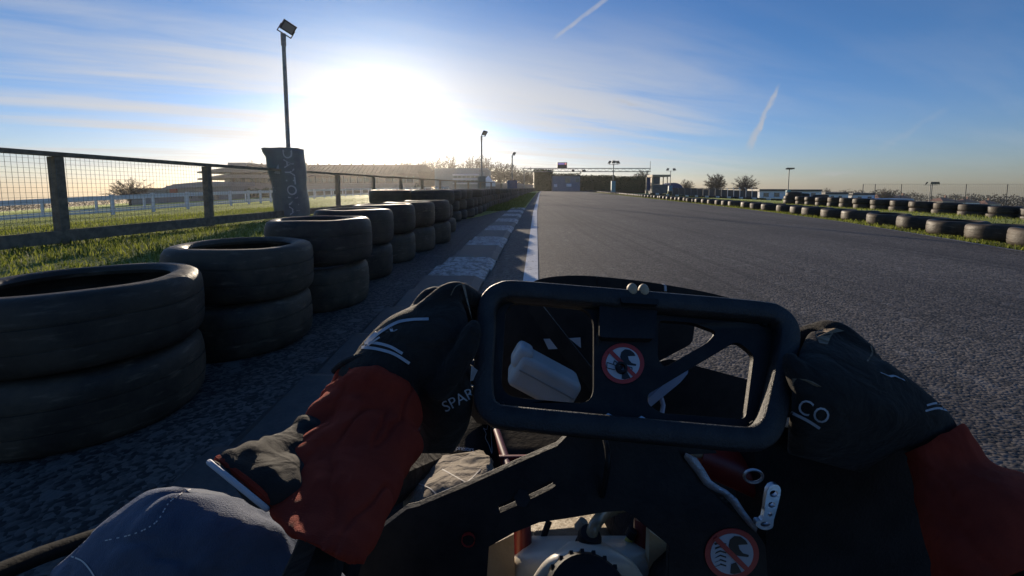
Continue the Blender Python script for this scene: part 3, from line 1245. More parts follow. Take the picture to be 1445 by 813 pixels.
lamp_post(73.5, 75, 1.25, [(-.9, rad(50), rad(-30)), (.4, rad(-40), rad(-30)), (1.2, rad(-50), rad(-30))], 'short floodlight post before the distant houses on the right', r=.07, hs=1.3)

#@@FAR
# ------------------------------------------------------------------ foliage makers
def leaf_cloud(mb, c, s, n, size, shell=.6):
    for _ in range(n):
        while True:
            p = Vector((RND.uniform(-1, 1), RND.uniform(-1, 1), RND.uniform(-1, 1)))
            if shell < p.length < 1:
                break
        q = Vector((c[0] + p.x * s[0], c[1] + p.y * s[1], c[2] + p.z * s[2]))
        leaf(mb, q, size)


def leaf(mb, q, size):
    a = Vector((RND.uniform(-1, 1), RND.uniform(-1, 1), RND.uniform(-1, 1))).normalized()
    u = a.orthogonal().normalized()
    w = a.cross(u)
    s = size * RND.uniform(.6, 1.3)
    mb.add([q - u * s, q + w * s * .6, q + u * s, q - w * s * .6], [(0, 1, 2, 3)])


def hedge(x0, x1, y, d, h, label, name='hedge'):
    z0 = gz((x0 + x1) / 2, y)
    root = thing(name, ((x0 + x1) / 2, y, z0), label, 'hedge')
    b = MB()
    n = max(2, int((x1 - x0) / 1.2))
    vs = []
    for i in range(n + 1):
        t = i / n
        x = x0 + (x1 - x0) * t
        hh = h * (.93 + .04 * noise.noise(Vector((x * .5, y, 0))))
        for (yy_, zz) in ((y - d / 2, z0 - .3), (y - d / 2 + .1, z0 + hh * .6), (y - d / 2 + .35, z0 + hh), (y + d / 2, z0 + hh * .97), (y + d / 2, z0 - .3)):
            vs.append((x, yy_ + .25 * noise.noise(Vector((x * .7, zz, 2))), zz))
    fs = [(i * 5 + k, (i + 1) * 5 + k, (i + 1) * 5 + k + 1, i * 5 + k + 1) for i in range(n) for k in range(4)]
    fs += [(0, 1, 2, 3, 4), tuple(reversed(range(n * 5, n * 5 + 5)))]
    b.add(vs, fs)
    b.build('branches', M_HEDGE, root)
    b = MB()
    area = (x1 - x0) * (h + d)
    for _ in range(int(area * 26)):
        x = RND.uniform(x0 - .1, x1 + .1)
        if RND.random() < h / (h + d):
            q = Vector((x, y - d / 2 + RND.uniform(-.2, .25), z0 + RND.uniform(0, h)))
        else:
            q = Vector((x, y + RND.uniform(-d / 2, d / 2), z0 + h * RND.uniform(.92, 1.03)))
        leaf(b, q, .17)
    for _ in range(int((x1 - x0) * 3)):
        x = RND.uniform(x0, x1)
        leaf(b, Vector((x, y + RND.uniform(-d / 2, d / 2), z0 + h * RND.uniform(1.0, 1.07))), .14)
    b.build('leaves', M_HEDGE, root, False)
    return root


def px_x(px, Y):
    return (px - 722.5) / FPX * Y / math.cos(0)


hedge(px_x(753, 96), px_x(779, 96), 96, 3, 4.7, 'tall dark hedge left of the blue cabin at the end of the straight')
hedge(px_x(778, 101), px_x(817, 101), 101, 2, 4.0, 'dark hedge behind the blue cabin')
hedge(px_x(817, 97), px_x(866, 97), 97, 2.5, 3.5, 'long clipped hedge behind the gantry, by the three headed floodlight')
hedge(px_x(866, 97), px_x(914, 97), 97.5, 2.5, 3.6, 'clipped hedge between the long hedge and the wooden hut')


def grow(mb, p, d, L, r, depth, spread, nkids, droop=0.0, sides=4, twigs=None, maxd=5):
    d = d.normalized()
    r = max(r, .024)
    pts = [p]
    q = p.copy()
    dd = d.copy()
    nseg = 3
    for i in range(nseg):
        dd = (dd + Vector((RND.uniform(-1, 1), RND.uniform(-1, 1), RND.uniform(-.6, .8))) * .16 + Vector((0, 0, -droop * (depth > 1)))).normalized()
        q = q + dd * (L / nseg)
        pts.append(q.copy())
    tgt = mb if depth < 3 or twigs is None else twigs
    rr = [r * (1 - .42 * i / nseg) for i in range(nseg + 1)]
    tgt.tube(pts, rr, max(3, sides - depth // 2), cap=False)
    if depth >= maxd - 1 and twigs is not None:
        for i in range(7):
            o_ = pts[min(nseg, 1 + i % nseg)]
            e_ = (dd + Vector((RND.uniform(-1, 1), RND.uniform(-1, 1), RND.uniform(-.7, .8)))).normalized() * RND.uniform(.25, .6)
            w_ = e_.orthogonal().normalized() * .022
            twigs.add([o_ - w_, o_ + w_, o_ + e_], [(0, 1, 2)])
    if depth >= maxd:
        return
    for i in range(nkids):
        t = .35 + .65 * (i + 1) / nkids
        k = min(nseg - 1, int(t * nseg))
        base = pts[k].lerp(pts[k + 1], t * nseg - k) if k < nseg else pts[-1]
        ax = dd.orthogonal().normalized()
        ax = Matrix.Rotation(RND.uniform(0, math.tau), 3, dd) @ ax
        nd = Matrix.Rotation(spread * RND.uniform(.55, 1.15), 3, ax) @ dd
        grow(mb, base, nd, L * RND.uniform(.62, .82), r * .55, depth + 1, spread, nkids, droop, sides, twigs, maxd)
    if depth < 2:
        grow(mb, pts[-1], dd, L * .8, r * .58, depth + 1, spread, nkids, droop, sides, twigs, maxd)


def tree_meshes(seed, trunk=2.0, r=.22, spread=.7, nk=3, droop=0, maxd=5, twig_r=1.0):
    global RND
    keep = RND
    RND = random.Random(seed)
    mb, tw = MB(), MB()
    mb.tube([(0, 0, -.2), (0, 0, trunk * .5), (0, 0, trunk)], [r * 1.25, r, r * .9], 7, cap=False)
    for i in range(4):
        a = i * 1.57 + RND.uniform(-.4, .4)
        grow(mb, Vector((0, 0, trunk * RND.uniform(.8, 1.0))), Vector((math.cos(a) * .6, math.sin(a) * .6, 1)), trunk * .95, r * .6, 1, spread, nk, droop, 5, tw, maxd)
    RND = keep
    h = max(v[2] for v in tw.v)
    w = max(abs(v[0]) for v in tw.v)
    return mb.mesh('trunk', M_BARK), tw.mesh('crown', M_TWIG), h, w


def round_tree(seed, trunk, aspect, n=60, low=-.25, rough_=.16, tw_n=15):
    """short trunk and many fine limbs fanning out to an uneven domed outline"""
    global RND
    keep = RND
    RND = random.Random(seed)
    mb, tw = MB(), MB()
    mb.tube([(0, 0, -.3), (0, 0, trunk * .5), (.03, .02, trunk)], [.20, .15, .13], 7, cap=False)
    base = Vector((.03, .02, trunk))
    R_ = 2.4
    cen_ = Vector((0, 0, trunk + R_ * .62))
    for i in range(n):
        while True:
            d = Vector((RND.uniform(-1, 1), RND.uniform(-1, 1), RND.uniform(low, 1)))
            if .1 < d.length < 1:
                break
        d.normalize()
        rr = R_ * (1 + rough_ * 2 * noise.noise(d * 2.1 + Vector((seed, 0, 0)))) * RND.uniform(.62, 1.0)
        tip = cen_ + Vector((d.x * aspect, d.y * aspect, d.z)) * rr
        mid = base.lerp(tip, .45) + Vector((RND.uniform(-.2, .2), RND.uniform(-.2, .2), .35))
        P_ = cr([base - Vector((0, 0, RND.uniform(0, trunk * .25))), base.lerp(mid, .5) + Vector((RND.uniform(-.1, .1), RND.uniform(-.1, .1), .1)), mid, mid.lerp(tip, .55) + Vector((RND.uniform(-.18, .18), RND.uniform(-.18, .18), .12)), tip], 2)
        k0 = .055 if i < n * .3 else .026
        (mb if i < n * .3 else tw).tube(P_, [k0 * (1 - .75 * q_ / (len(P_) - 1)) for q_ in range(len(P_))], 4, cap=False)
        for k in range(int(tw_n * 1.6)):
            o_ = P_[RND.randrange(3, len(P_))] + Vector((RND.uniform(-.1, .1), RND.uniform(-.1, .1), RND.uniform(-.1, .1)))
            e_ = (d * .6 + Vector((RND.uniform(-1, 1), RND.uniform(-1, 1), RND.uniform(-.6, .9)))).normalized() * RND.uniform(.25, .62)
            w_ = e_.orthogonal().normalized() * .034
            tw.add([o_ - w_, o_ + w_, o_ + e_], [(0, 1, 2)])
    RND = keep
    h = max(v[2] for v in tw.v)
    w = max(abs(v[0]) for v in tw.v)
    return mb.mesh('trunk', M_BARK), tw.mesh('crown', M_TWIG), h, w


VAR = [round_tree(3, 1.6, .75, 70), round_tree(8, 1.3, .95, 80, -.3, .25), round_tree(15, .9, 1.25, 80, -.15, .2), round_tree(21, .7, 1.05, 110, -.45, .1, 18)]


def bare_tree(x, y, h, w, var, label, group=None, lean=0):
    tm, cm, hh, ww = VAR[var]
    z = gz(x, y)
    root = thing('bare_tree', (x, y, z), label, 'tree', group)
    for nme, me in (('trunk', tm), ('crown', cm)):
        o = bpy.data.objects.new(nme, me)
        C.objects.link(o)
        o.parent = root
    root.scale = (w / ww / 2, w / ww / 2, h / hh)
    root.rotation_euler.z = RND.uniform(0, 6.28)
    return root


def tree_px(px, py_top, wpx, Y, var, label, group=None):
    x = (px - 722.5) / FPX * Y
    top = CAM_H + (265.5 - py_top) / FPX * Y
    return bare_tree(x, Y, top - gz(x, Y), wpx / FPX * Y, var, label, group)


tree_px(184, 249, 62, 75, 2, 'bare spreading tree standing alone beyond the white rail')
tree_px(1008, 243, 36, 140, 3, 'round bare tree on the skyline, the one nearer the gantry')
tree_px(1051, 244, 40, 135, 3, 'round bare tree on the skyline, the one nearer the flat floodlight')
tree_px(968, 252, 26, 150, 2, 'small bare tree just beyond the wooden hut')
tree_px(905, 238, 40, 125, 0, 'bare pale shrubby tree behind the gantry end')
for i, (px, pt, w, v) in enumerate([(px__, pt__ - 1, w__ * 1.3, v__) for px__, pt__, w__, v__ in [(576, 224, 30, 1), (598, 219, 26, 0), (616, 222, 30, 1), (637, 216, 30, 0), (655, 226, 26, 2), (668, 220, 30, 1), (686, 219, 28, 0), (706, 228, 30, 1), (722, 229, 30, 0), (738, 236, 28, 1), (750, 240, 24, 0)]]):
    tree_px(px, pt, w, 170 + (i % 3) * 9, v, f'bare skyline tree behind the grandstand, {ORD[i]} counting towards the gantry', 'bare trees behind the grandstand')
for px, pt, w, wh in [(1246, 264, 22, 'broader tree of the close pair'), (1253, 266, 18, 'smaller tree of the close pair'), (1166, 264, 14, 'lone small tree')]:
    tree_px(px, pt, w, 170, 2, 'bare ' + wh + ' behind the white low buildings', 'small trees behind the white buildings')

# woods that read as one mass, left and right
M_WOOD = m_leaf('winter_wood', (.05, .036, .028), (.10, .08, .05), .15)


def wood(name, spans, Y, base_off, label):
    b = MB()
    for (p0, p1, top0, top1) in spans:
        px = p0
        while px < p1:
            t = (px - p0) / max(1, p1 - p0)
            pt = top0 + (top1 - top0) * t + RND.uniform(-2.5, 3)
            yy_ = Y * RND.uniform(.92, 1.1)
            x = (px - 722.5) / FPX * yy_
            z0 = gz(x, yy_)
            top = CAM_H + (265.5 - pt) / FPX * yy_
            h = max(1.5, top - z0)
            r = RND.uniform(5, 9) / FPX * yy_
            leaf_cloud(b, (x, yy_, z0 + h * .5), (r * 1.3, r, h * .55), 230, .045 * h + .06, .2)
            px += RND.uniform(5, 8)
    tag(b.build(name, M_WOOD, None, False), label, None, None, 'stuff')


wood('distant_wood', [(-90, 60, 288, 285), (60, 150, 285, 280), (150, 235, 279, 272)], 200, 0, 'brown winter wood on the low ground beyond the white rails')
wood('far_wood', [(1150, 1235, 268, 270), (1235, 1330, 268, 275), (1330, 1470, 275, 277), (1470, 1540, 277, 280)], 230, 0, 'brown winter wood along the right horizon')
wood('hill_wood', [(690, 756, 238, 246), (560, 690, 232, 238)], 185, 0, 'bare undergrowth at the foot of the skyline trees')

# bank of rough grass rising to the left of the far hedge
b = MB()
vs, nn = [], 14
for i in range(nn + 1):
    t = i / nn
    x = px_x(684, 120) + (px_x(756, 120) - px_x(684, 120)) * t
    for k, (yy_, zz) in enumerate([(108, -.3), (116, 1.6), (124, 2.6 - 1.0 * t), (140, 2.4 - 1.0 * t), (150, -.5)]):
        vs.append((x, yy_, zz + .2 * noise.noise(Vector((x * .3, yy_ * .2, 0)))))
b.add(vs, [(i * 5 + k, (i + 1) * 5 + k, (i + 1) * 5 + k + 1, i * 5 + k + 1) for i in range(nn) for k in range(4)])
tag(b.build('hill', mat('brown_bank', (.13, .10, .065), (.18, .14, .09), .9, 1.2, .5, 6)), kind='structure')


# ------------------------------------------------------------------ grandstand (about 110 m away)
def P(px, py, Y):
    return at(px, py, Y)


GY = 110.0
def gx(px):
    return (px - 722.5) / FPX * GY
def gh(py):
    return CAM_H + (265.5 - py) / FPX * GY


zb = -2.2
gs = thing('grandstand', (gx(460), GY, zb), 'long racecourse grandstand with brown ribbed roof and cantilevered front beyond the rails', 'building')


def gbox(px0, px1, py0, py1, d0, d1, name, m, parent=None):
    b = MB()
    x0, x1, z0, z1 = gx(px0), gx(px1), gh(py1), gh(py0)
    b.box(((x0 + x1) / 2, GY + (d0 + d1) / 2, (z0 + z1) / 2), (x1 - x0, d1 - d0, z1 - z0))
    return b.build(name, m, parent or gs, False)


body = gbox(331, 592, 249, 282, 0, 16, 'wall', mat('weathered_concrete', (.085, .072, .06), (.12, .105, .09), .85, 1))
gbox(314, 341, 229, 249.5, 3, 12, 'stair_tower', M_GREYC)
# brown roof with ribs
roof = MB()
rx0, rx1 = gx(332), gx(594)
rows_ = [(-1.5, gh(249)), (-1.2, gh(246)), (4.0, gh(232)), (6, gh(231)), (18, gh(236))]
vs = []
for x in (rx0, rx1):
    for (yy_, zz) in rows_:
        vs.append((x, GY + yy_, zz))
    vs.append((x, GY + 18, gh(250)))
n = 6
roof.add(vs, [(i, i + 1, n + i + 1, n + i) for i in range(n - 1)] + [tuple(range(n)), tuple(reversed(range(n, 2 * n))), (0, n, 2 * n - 1, n - 1)])
rf = roof.build('roof', M_BROWNR, gs, False)
for i in range(44):
    x = rx0 + (rx1 - rx0) * (i + .5) / 44
    b = MB()
    b.bar((x, GY - 1.25, gh(246)), (x, GY + 4.0, gh(231.6)), .16, .22)
    b.build('rib', M_BROWNR, rf, False)
for i in range(16):
    x = rx0 + (rx1 - rx0) * (i + .5) / 16
    b = MB()
    b.bar((x, GY + 5, gh(232)), (x, GY + 5, gh(229.2)), .3, .3, up=(1, 0, 0))
    b.build('vent', M_DARK, rf, False)
# cantilevered slabs with pointed left ends
for (tipx, tipy, h0) in ((297, 245.5, 1.0), (297, 254.5, .8)):
    b = MB()
    x0, x1, x2 = gx(tipx), gx(332), gx(410)
    zt = gh(tipy)
    zr = zt + (gh(236) - gh(245.5)) * .75
    vs = []
    for yy_ in (GY - 4, GY + 8):
        vs += [(x0, yy_, zt), (x1, yy_, zr - h0), (x2, yy_, zr - h0), (x2, yy_, zr), (x1, yy_, zr), (x0, yy_, zt + .35)]
    b.add(vs, [(0, 1, 2, 3, 4, 5), tuple(reversed(range(6, 12)))] + [(i, (i + 1) % 6, 6 + (i + 1) % 6, 6 + i) for i in range(6)])
    b.build('canopy_slab', M_CONC, gs, False)
for (a, c, t0, t1) in ((323, 331, 240, 247), (323, 331, 252, 257)):
    gbox(a, c, t0, t1, -1.0, 3, 'glass_bay', M_WINDOW)
for i in range(26):
    a = 334 + i * 10
    w = gbox(a, a + 8.2, 252, 256.5, -.12, .3, 'window', M_WINDOW)
for i in range(27):
    a = 333 + i * 9.7
    gbox(a, a + .7, 249, 262, -1.4, -1.0, 'column', M_GREYC)
# tiers below the windows
for i in range(4):
    gbox(331, 590, 258.5 + i * 2.4, 261.5 + i * 2.4, -2.4 - i * 1.1, -.2 - i * 1.1, 'seating_tier', M_CONC)
# dark bushes in front of the stand
for i, px in enumerate(range(326, 400, 13)):
    x = (px - 722.5) / FPX * 98
    z = gz(x, 98)
    root = thing('bush', (x, 98, z), f'rounded dark bush clipped low before the grandstand, {ORD[i]} from the low building', 'bush', 'bushes before the grandstand')
    b = MB()
    leaf_cloud(b, (x, 98, z + 1.0), (1.5, 1.2, 1.2), 260, .25, .5)
    b.build('leaves', M_HEDGE, root, False)
    b = MB()
    b.ball((x, 98, z + .95), (1.2, 1.0, 1.05))
    b.build('branches', M_HEDGE, root)
tree_px(357, 224, 14, 135, 1, 'dark treetop showing above the grandstand roof')

# low grey building left of the stand
GY2 = 92.0
lb = thing('low_building', ((240 - 722.5) / FPX * GY2, GY2, -2.6), 'low grey blue building with sloping roof between the lone tree and the grandstand', 'building')


def lbox(px0, px1, py0, py1, Y, d, name, m, root):
    b = MB()
    x0, x1 = (px0 - 722.5) / FPX * Y, (px1 - 722.5) / FPX * Y
    z1, z0 = CAM_H + (265.5 - py0) / FPX * Y, CAM_H + (265.5 - py1) / FPX * Y
    b.box(((x0 + x1) / 2, Y + d / 2, (z0 + z1) / 2), (x1 - x0, d, z1 - z0))
    return b.build(name, m, root, False)


lbox(184, 236, 267, 290, GY2, 8, 'wall', M_GREYC, lb)
lbox(236, 325, 262, 290, GY2 + .3, 8, 'hall', M_GREYC, lb)
b = MB()
vs = []
for yy_ in (GY2 - .5, GY2 + 9):
    for (px, py) in ((232, 266), (250, 260), (290, 256.5), (326, 256.5), (326, 262), (232, 267.5)):
        vs.append((((px - 722.5) / FPX * GY2), yy_, CAM_H + (265.5 - py) / FPX * GY2))
b.add(vs, [tuple(range(6)), tuple(reversed(range(6, 12)))] + [(i, (i + 1) % 6, 6 + (i + 1) % 6, 6 + i) for i in range(6)])
b.build('roof', mat('slate_roof', (.20, .22, .26), (.26, .28, .31), .6, 1.5), lb, False)
lbox(240.5, 249.5, 263.5, 272, GY2 - .3, .5, 'red_door', M_REDP, lb)
for px in (190, 203, 216, 262, 280, 300):
    lbox(px, px + 8, 274, 280, GY2 - .1, .3, 'window', M_WINDOW, lb)
lbox(184, 236, 265.6, 267, GY2 - .3, 8.6, 'parapet', M_DARK, lb)

# pale teal pavilion right of the sun
GY3 = 105.0
pv = thing('pavilion', ((650 - 722.5) / FPX * GY3, GY3, -.5), 'pale teal stepped pavilion with balconies behind the far mesh fence', 'building')
lbox(614, 640, 238, 268, GY3 + 1, 10, 'wing', M_TEAL, pv)
lbox(639, 684, 243, 268, GY3, 12, 'wall', M_TEAL, pv)
lbox(636, 688, 237.5, 243, GY3 + 2, 9, 'upper_storey', M_TEAL, pv)
lbox(676, 690, 240, 268, GY3 + .5, 10, 'stair_tower', M_GREYC, pv)
for (y0, y1) in ((246, 248), (252, 254), (258, 260)):
    lbox(639, 676, y0, y1, GY3 - 1.2, 1.2, 'balcony', M_WWALL, pv)
for i in range(6):
    lbox(641 + i * 6, 645.5 + i * 6, 248.5, 251.7, GY3 - .06, .2, 'window', M_WINDOW, pv)
    lbox(641 + i * 6, 645.5 + i * 6, 254.5, 257.7, GY3 - .06, .2, 'window', M_WINDOW, pv)
lbox(592, 616, 243, 262, GY3 + 4, 8, 'annexe', M_BROWNR, pv)

# marquee
GY4 = 85.0
tn = thing('marquee', ((690 - 722.5) / FPX * GY4, GY4, 0), 'small white peaked marquee at the right end of the pavilion', 'tent')
b = MB()
x0, x1 = (683.5 - 722.5) / FPX * GY4, (698.5 - 722.5) / FPX * GY4
zt, ze = CAM_H + (265.5 - 247.5) / FPX * GY4, CAM_H + (265.5 - 254) / FPX * GY4
xm = x0 * .65 + x1 * .35
b.add([(x0, GY4, ze), (x1 - .6, GY4, ze - .2), (x1 - .6, GY4 + 3, ze - .2), (x0, GY4 + 3, ze), (xm, GY4 + 1.5, zt),
       (x0 + .6, GY4 + .6, ze + .55), (xm + .5, GY4 + .8, ze + .6)], [(0, 1, 4), (1, 2, 4), (2, 3, 4), (3, 0, 4), (3, 2, 1, 0)])
b.build('roof', M_TENT, tn, False)
lbox(684, 694.5, 254.1, 263, GY4 + .05, 2.8, 'wall', M_TENT, tn)
lbox(693.6, 698.5, 256, 263, GY4 + .4, 2.4, 'porch', M_TENT, tn)

# end of the straight: blue cabin, tyre wall, gantry, hut
cb_ = thing('cabin', ((799 - 722.5) / FPX * 93, 93, 0), 'blue grey cabin with small windows at the end of the straight', 'building')
lbox(779.5, 818, 248.5, 270, 92, 4, 'wall', mat('blue_grey_cladding', (.13, .17, .23), (.17, .21, .27), .6, 2), cb_)
lbox(779, 818.6, 247.4, 248.6, 91.8, 4.4, 'roof', M_DARK, cb_)
for (a, c, t0, t1, m_) in ((797, 804, 251, 258, M_WINDOW), (812, 817, 252, 257, M_WINDOW), (781.5, 786, 260, 264, M_WWALL), (799, 806, 259.5, 263.5, M_WWALL)):
    lbox(a, c, t0, t1, 91.9, .15, 'window' if m_ is M_WINDOW else 'notice_board', m_, cb_)
b = MB()
x = -3.0
while x < 31:
    for lv in range(2):
        stuff_tyre(b, x, 100.5 + (.3 if x < 5 else -11.5 if 14 < x < 0 else 0), lv * TH, 10)
    x += .68
tag(b.build('end_tyre_wall', M_TYRE), 'low dark tyre wall below the hedge at the end of the straight', None, None, 'stuff')

gy = 70.0
gt = thing('gantry', ((915 - 722.5) / FPX * gy, gy, 0), 'grey lattice gantry spanning the track with a screen on top', 'gantry')
gxx0, gxx1 = (737 - 722.5) / FPX * gy, (916 - 722.5) / FPX * gy
zt, zl = CAM_H + (265.5 - 238) / FPX * gy, CAM_H + (265.5 - 242.6) / FPX * gy
for (yy_, zz) in ((gy - .25, zt), (gy + .25, zt), (gy - .25, zl), (gy + .25, zl)):
    b = MB()
    b.tube([(gxx0, yy_, zz), (gxx1, yy_, zz)], .05, 8)
    b.build('chord', M_POLE, gt)
nb = 38
for i in range(nb):
    xa = gxx0 + (gxx1 - gxx0) * i / nb
    xb = gxx0 + (gxx1 - gxx0) * (i + 1) / nb
    b = MB()
    b.tube([(xa, gy - .25, zl if i % 2 else zt), (xb, gy - .25, zt if i % 2 else zl)], .034, 5)
    b.build('brace', M_POLE, gt)
for xx in (gxx0 + .3, gxx1 - .5):
    b = MB()
    for oy in (-.25, .25):
        b.tube([(xx, gy + oy, 0), (xx, gy + oy, zl)], .06, 8)
    for k in range(8):
        b.tube([(xx, gy - .25, k * .4), (xx, gy + .25, k * .4 + .35)], .025, 5)
    b.build('leg', M_POLE, gt)
b = MB()
b.tube([(gxx1, gy, zl), (gxx1, gy, CAM_H + (265.5 - 228) / FPX * gy)], .035, 6)
b.build('mast', M_POLE, gt)
sx0, sx1 = (785.5 - 722.5) / FPX * gy, (799 - 722.5) / FPX * gy
b = MB()
b.box(((sx0 + sx1) / 2, gy - .3, zt + .48), (sx1 - sx0, .3, .95))
scr = b.build('screen_box', M_DARK, gt, False)
b = MB()
b.box(((sx0 + sx1) / 2 - .15, gy - .46, zt + .72), (1.05, .012, .25))
b.build('display', M_SCREEN, scr, False)
M_SCR2 = bpy.data.materials.new('lit_red_segment')
M_SCR2.use_nodes = True
M_SCR2.node_tree.nodes['Principled BSDF'].inputs['Emission Color'].default_value = (1, .12, .06, 1)
M_SCR2.node_tree.nodes['Principled BSDF'].inputs['Emission Strength'].default_value = .5
b = MB()
b.box(((sx0 + sx1) / 2 + .55, gy - .46, zt + .72), (.24, .012, .25))
b.build('red_segment', M_SCR2, scr, False)
for (px, w, h, zz) in ((807.5, .42, .36, zl + .18), (822.5, .6, .26, zl + .16), (818, .26, .2, zl - .22)):
    b = MB()
    b.box(((px - 722.5) / FPX * gy, gy - .36, zz), (w, .22, h))
    b.build('signal_lamp', M_DARK, gt, False)

hy = 52.0
ht = thing('wooden_hut', ((930 - 722.5) / FPX * hy, hy, 0), 'tall wooden marshal hut with flat roof and open window beside the gantry end', 'hut')
hx0, hx1 = (919.5 - 722.5) / FPX * hy, (942 - 722.5) / FPX * hy
hz = CAM_H + (265.5 - 248.5) / FPX * hy
b = MB(); b.box(((hx0 + hx1) / 2, hy + .8, .55), (hx1 - hx0 - .1, 1.5, 1.1)); b.build('wall', M_HUTD, ht, False)
b = MB(); b.box((hx0 + .08, hy + .8, hz / 2 + .5), (.12, 1.6, hz - .9)); b.box((hx0 + .02, hy + .02, hz / 2), (.10, .10, hz)); b.build('side_board', M_HUT, ht, False)
b = MB(); b.box((hx0 + .55, hy + .1, 1.1 + (hz - 1.1) / 2), (.8, .08, hz - 1.12)); b.build('front_board', M_HUTD, ht, False)
b = MB(); b.box((hx1 - .1, hy + .1, hz / 2 + .5), (.10, .10, hz - .98)); b.build('corner_post', M_HUT, ht, False)
b = MB(); b.box((hx1 - .1, hy + 1.5, hz / 2 + .5), (.10, .10, hz - .98)); b.build('corner_post', M_HUT, ht, False)
b = MB(); b.box(((hx0 + hx1) / 2, hy + .7, hz + .02), (hx1 - hx0 + .2, 2.0, .26)); b.build('roof', M_HUT, ht, False)
bb = thing('blue_banner', (hx0 - .35, hy + .4, 0), 'dark blue upright banner panel on pale posts left of the wooden hut', 'banner')
b = MB(); b.box((hx0 - .32, hy + .4, 1.15), (.42, .06, 1.6)); b.build('panel', M_BLUEP, bb, False)
b = MB(); b.box((hx0 - .58, hy + .4, 1.0), (.10, .10, 2.0)); b.box((hx0 - .58, hy + .4, .25), (.22, .22, .5)); b.build('post', M_HUT, bb, False)

# dark safety barrier beyond the infield, with pale posts
bx0, bx1, by0 = (948 - 722.5) / FPX * 82, (1068 - 722.5) / FPX * 82, 82.0
sb = thing('safety_barrier', ((bx0 + bx1) / 2, by0, gz((bx0 + bx1) / 2, by0)), 'long dark boarded safety barrier with pale curved posts across the infield', 'barrier')
N = 14
for i in range(N):
    xa, xb = bx0 + (bx1 - bx0) * i / N, bx0 + (bx1 - bx0) * (i + 1) / N
    za = gz((xa + xb) / 2, by0)
    b = MB(); b.box(((xa + xb) / 2, by0, za + .62), (xb - xa - .03, .12, 1.3)); b.build('panel', M_DARK, sb, False)
    b = MB(); b.bar((xa, by0, .64 - .004 * i), (xb, by0, .64 - .004 * (i + 1)), .25, .10); b.build('cap_rail', M_DARK, sb, False)
    b = MB()
    b.tube(cr([Vector((xa, by0 - .2, za)), Vector((xa, by0 - .2, .3)), Vector((xa - .12, by0 - .2, .62)), Vector((xa - .32, by0 - .2, .70))], 4), .05, 6)
    b.build('post', M_GREYC if i < N - 5 else M_WWALL, sb)

# blue dome tent-like roof behind the hut
dm = thing('dome_shelter', ((948 - 722.5) / FPX * 100, 100, 0), 'low dark blue domed shelter roof behind the wooden hut', 'shelter')
b = MB()
xc = (948 - 722.5) / FPX * 100
xs_ = [xc + (i - 8) / 8 * 2.2 for i in range(17)]
vs = []
for yy_ in (99, 103):
    for i, x in enumerate(xs_):
        vs.append((x, yy_, .3 + 1.6 * math.sqrt(max(0, 1 - ((i - 8) / 8) ** 2))))
b.add(vs, [(i, i + 1, 18 + i, 17 + i) for i in range(16)] + [tuple(range(17)), tuple(reversed(range(17, 34)))])
b.build('roof', M_BLUEP, dm)

# white low buildings on the right
def white_block(p0, p1, Y, top, bot, label, wins, roofm=M_DARK, endm=None):
    x = ((p0 + p1) / 2 - 722.5) / FPX * Y
    root = thing('white_building', (x, Y, CAM_H + (265.5 - bot) / FPX * Y), label, 'building')
    lbox(p0, p1, top + 2.6, bot + 2, Y, 4, 'wall', M_WWALL, root)
    lbox(p0 - .6, p1 + .6, top, top + 2.6, Y - .3, 4.6, 'roof', roofm, root)
    for (a, c) in wins:
        w = lbox(a, c, top + 5, bot - 2, Y - .1, .3, 'window', M_WINDOW, root)
        lbox(a - .35, c + .35, bot - 2, bot - 1.4, Y - .16, .3, 'sill', M_CONC, w)
    if endm:
        lbox(p0 - 4, p0, top + 2.5, bot + 2, Y - .02, 4.1, 'end_wall', endm, root)
    return root


white_block(1071, 1109, 90, 267, 279, 'white low building with black flat roof left of the flat floodlight', [(1077, 1084), (1092, 1099)])
white_block(1111, 1158, 90, 267.4, 280, 'white low building with black flat roof right of the flat floodlight', [(1118, 1122), (1144, 1150)])
white_block(1164, 1196, 92, 271.5, 281, 'middle white low building with dark eaves, between two others', [(1172, 1176), (1183, 1187)])
white_block(1203, 1233, 92, 272.5, 283, 'white low building with two small dark windows at the end of the row', [(1210, 1215), (1224, 1229)])
white_block(1240, 1288, 88, 280.5, 287, 'long low store with pale blue roof and cream end wall', [(1256, 1259)], mat('pale_blue_roof', (.28, .36, .48), (.33, .41, .52), .5, 2), M_CREAM)

# ball-stop net on tall poles
ny = 120.0
nt = thing('ball_net', ((1316 - 722.5) / FPX * ny, ny, -4.2), 'tall ball stop net on slim poles before the houses on the right', 'net')
tops = []
for px in (1216, 1233, 1270, 1313, 1361, 1419, 1480):
    x = (px - 722.5) / FPX * ny
    tz = CAM_H + (265.5 - 260) / FPX * ny
    z0 = gz(x, ny)
    b = MB(); b.tube([(x, ny, z0), (x, ny, tz)], .09, 6); b.build('pole', M_DARK, nt)
    tops.append((x, tz, z0))
b = MB()
for (xa, ta, za), (xb, tb, zb_) in zip(tops, tops[1:]):
    n = int((xb - xa) / .5)
    for i in range(n + 1):
        x = xa + (xb - xa) * i / n
        b.bar((x, ny, za + .3), (x, ny, ta), .012, .012, up=(1, 0, 0))
    for k in range(12):
        b.bar((xa, ny, ta - .45 * k), (xb, ny, tb - .45 * k), .012 if k else .05, .012 if k else .05)
tag(b.build('netting', mat('net_cord', (.10, .12, .12), None, .8), nt, False), kind='stuff')

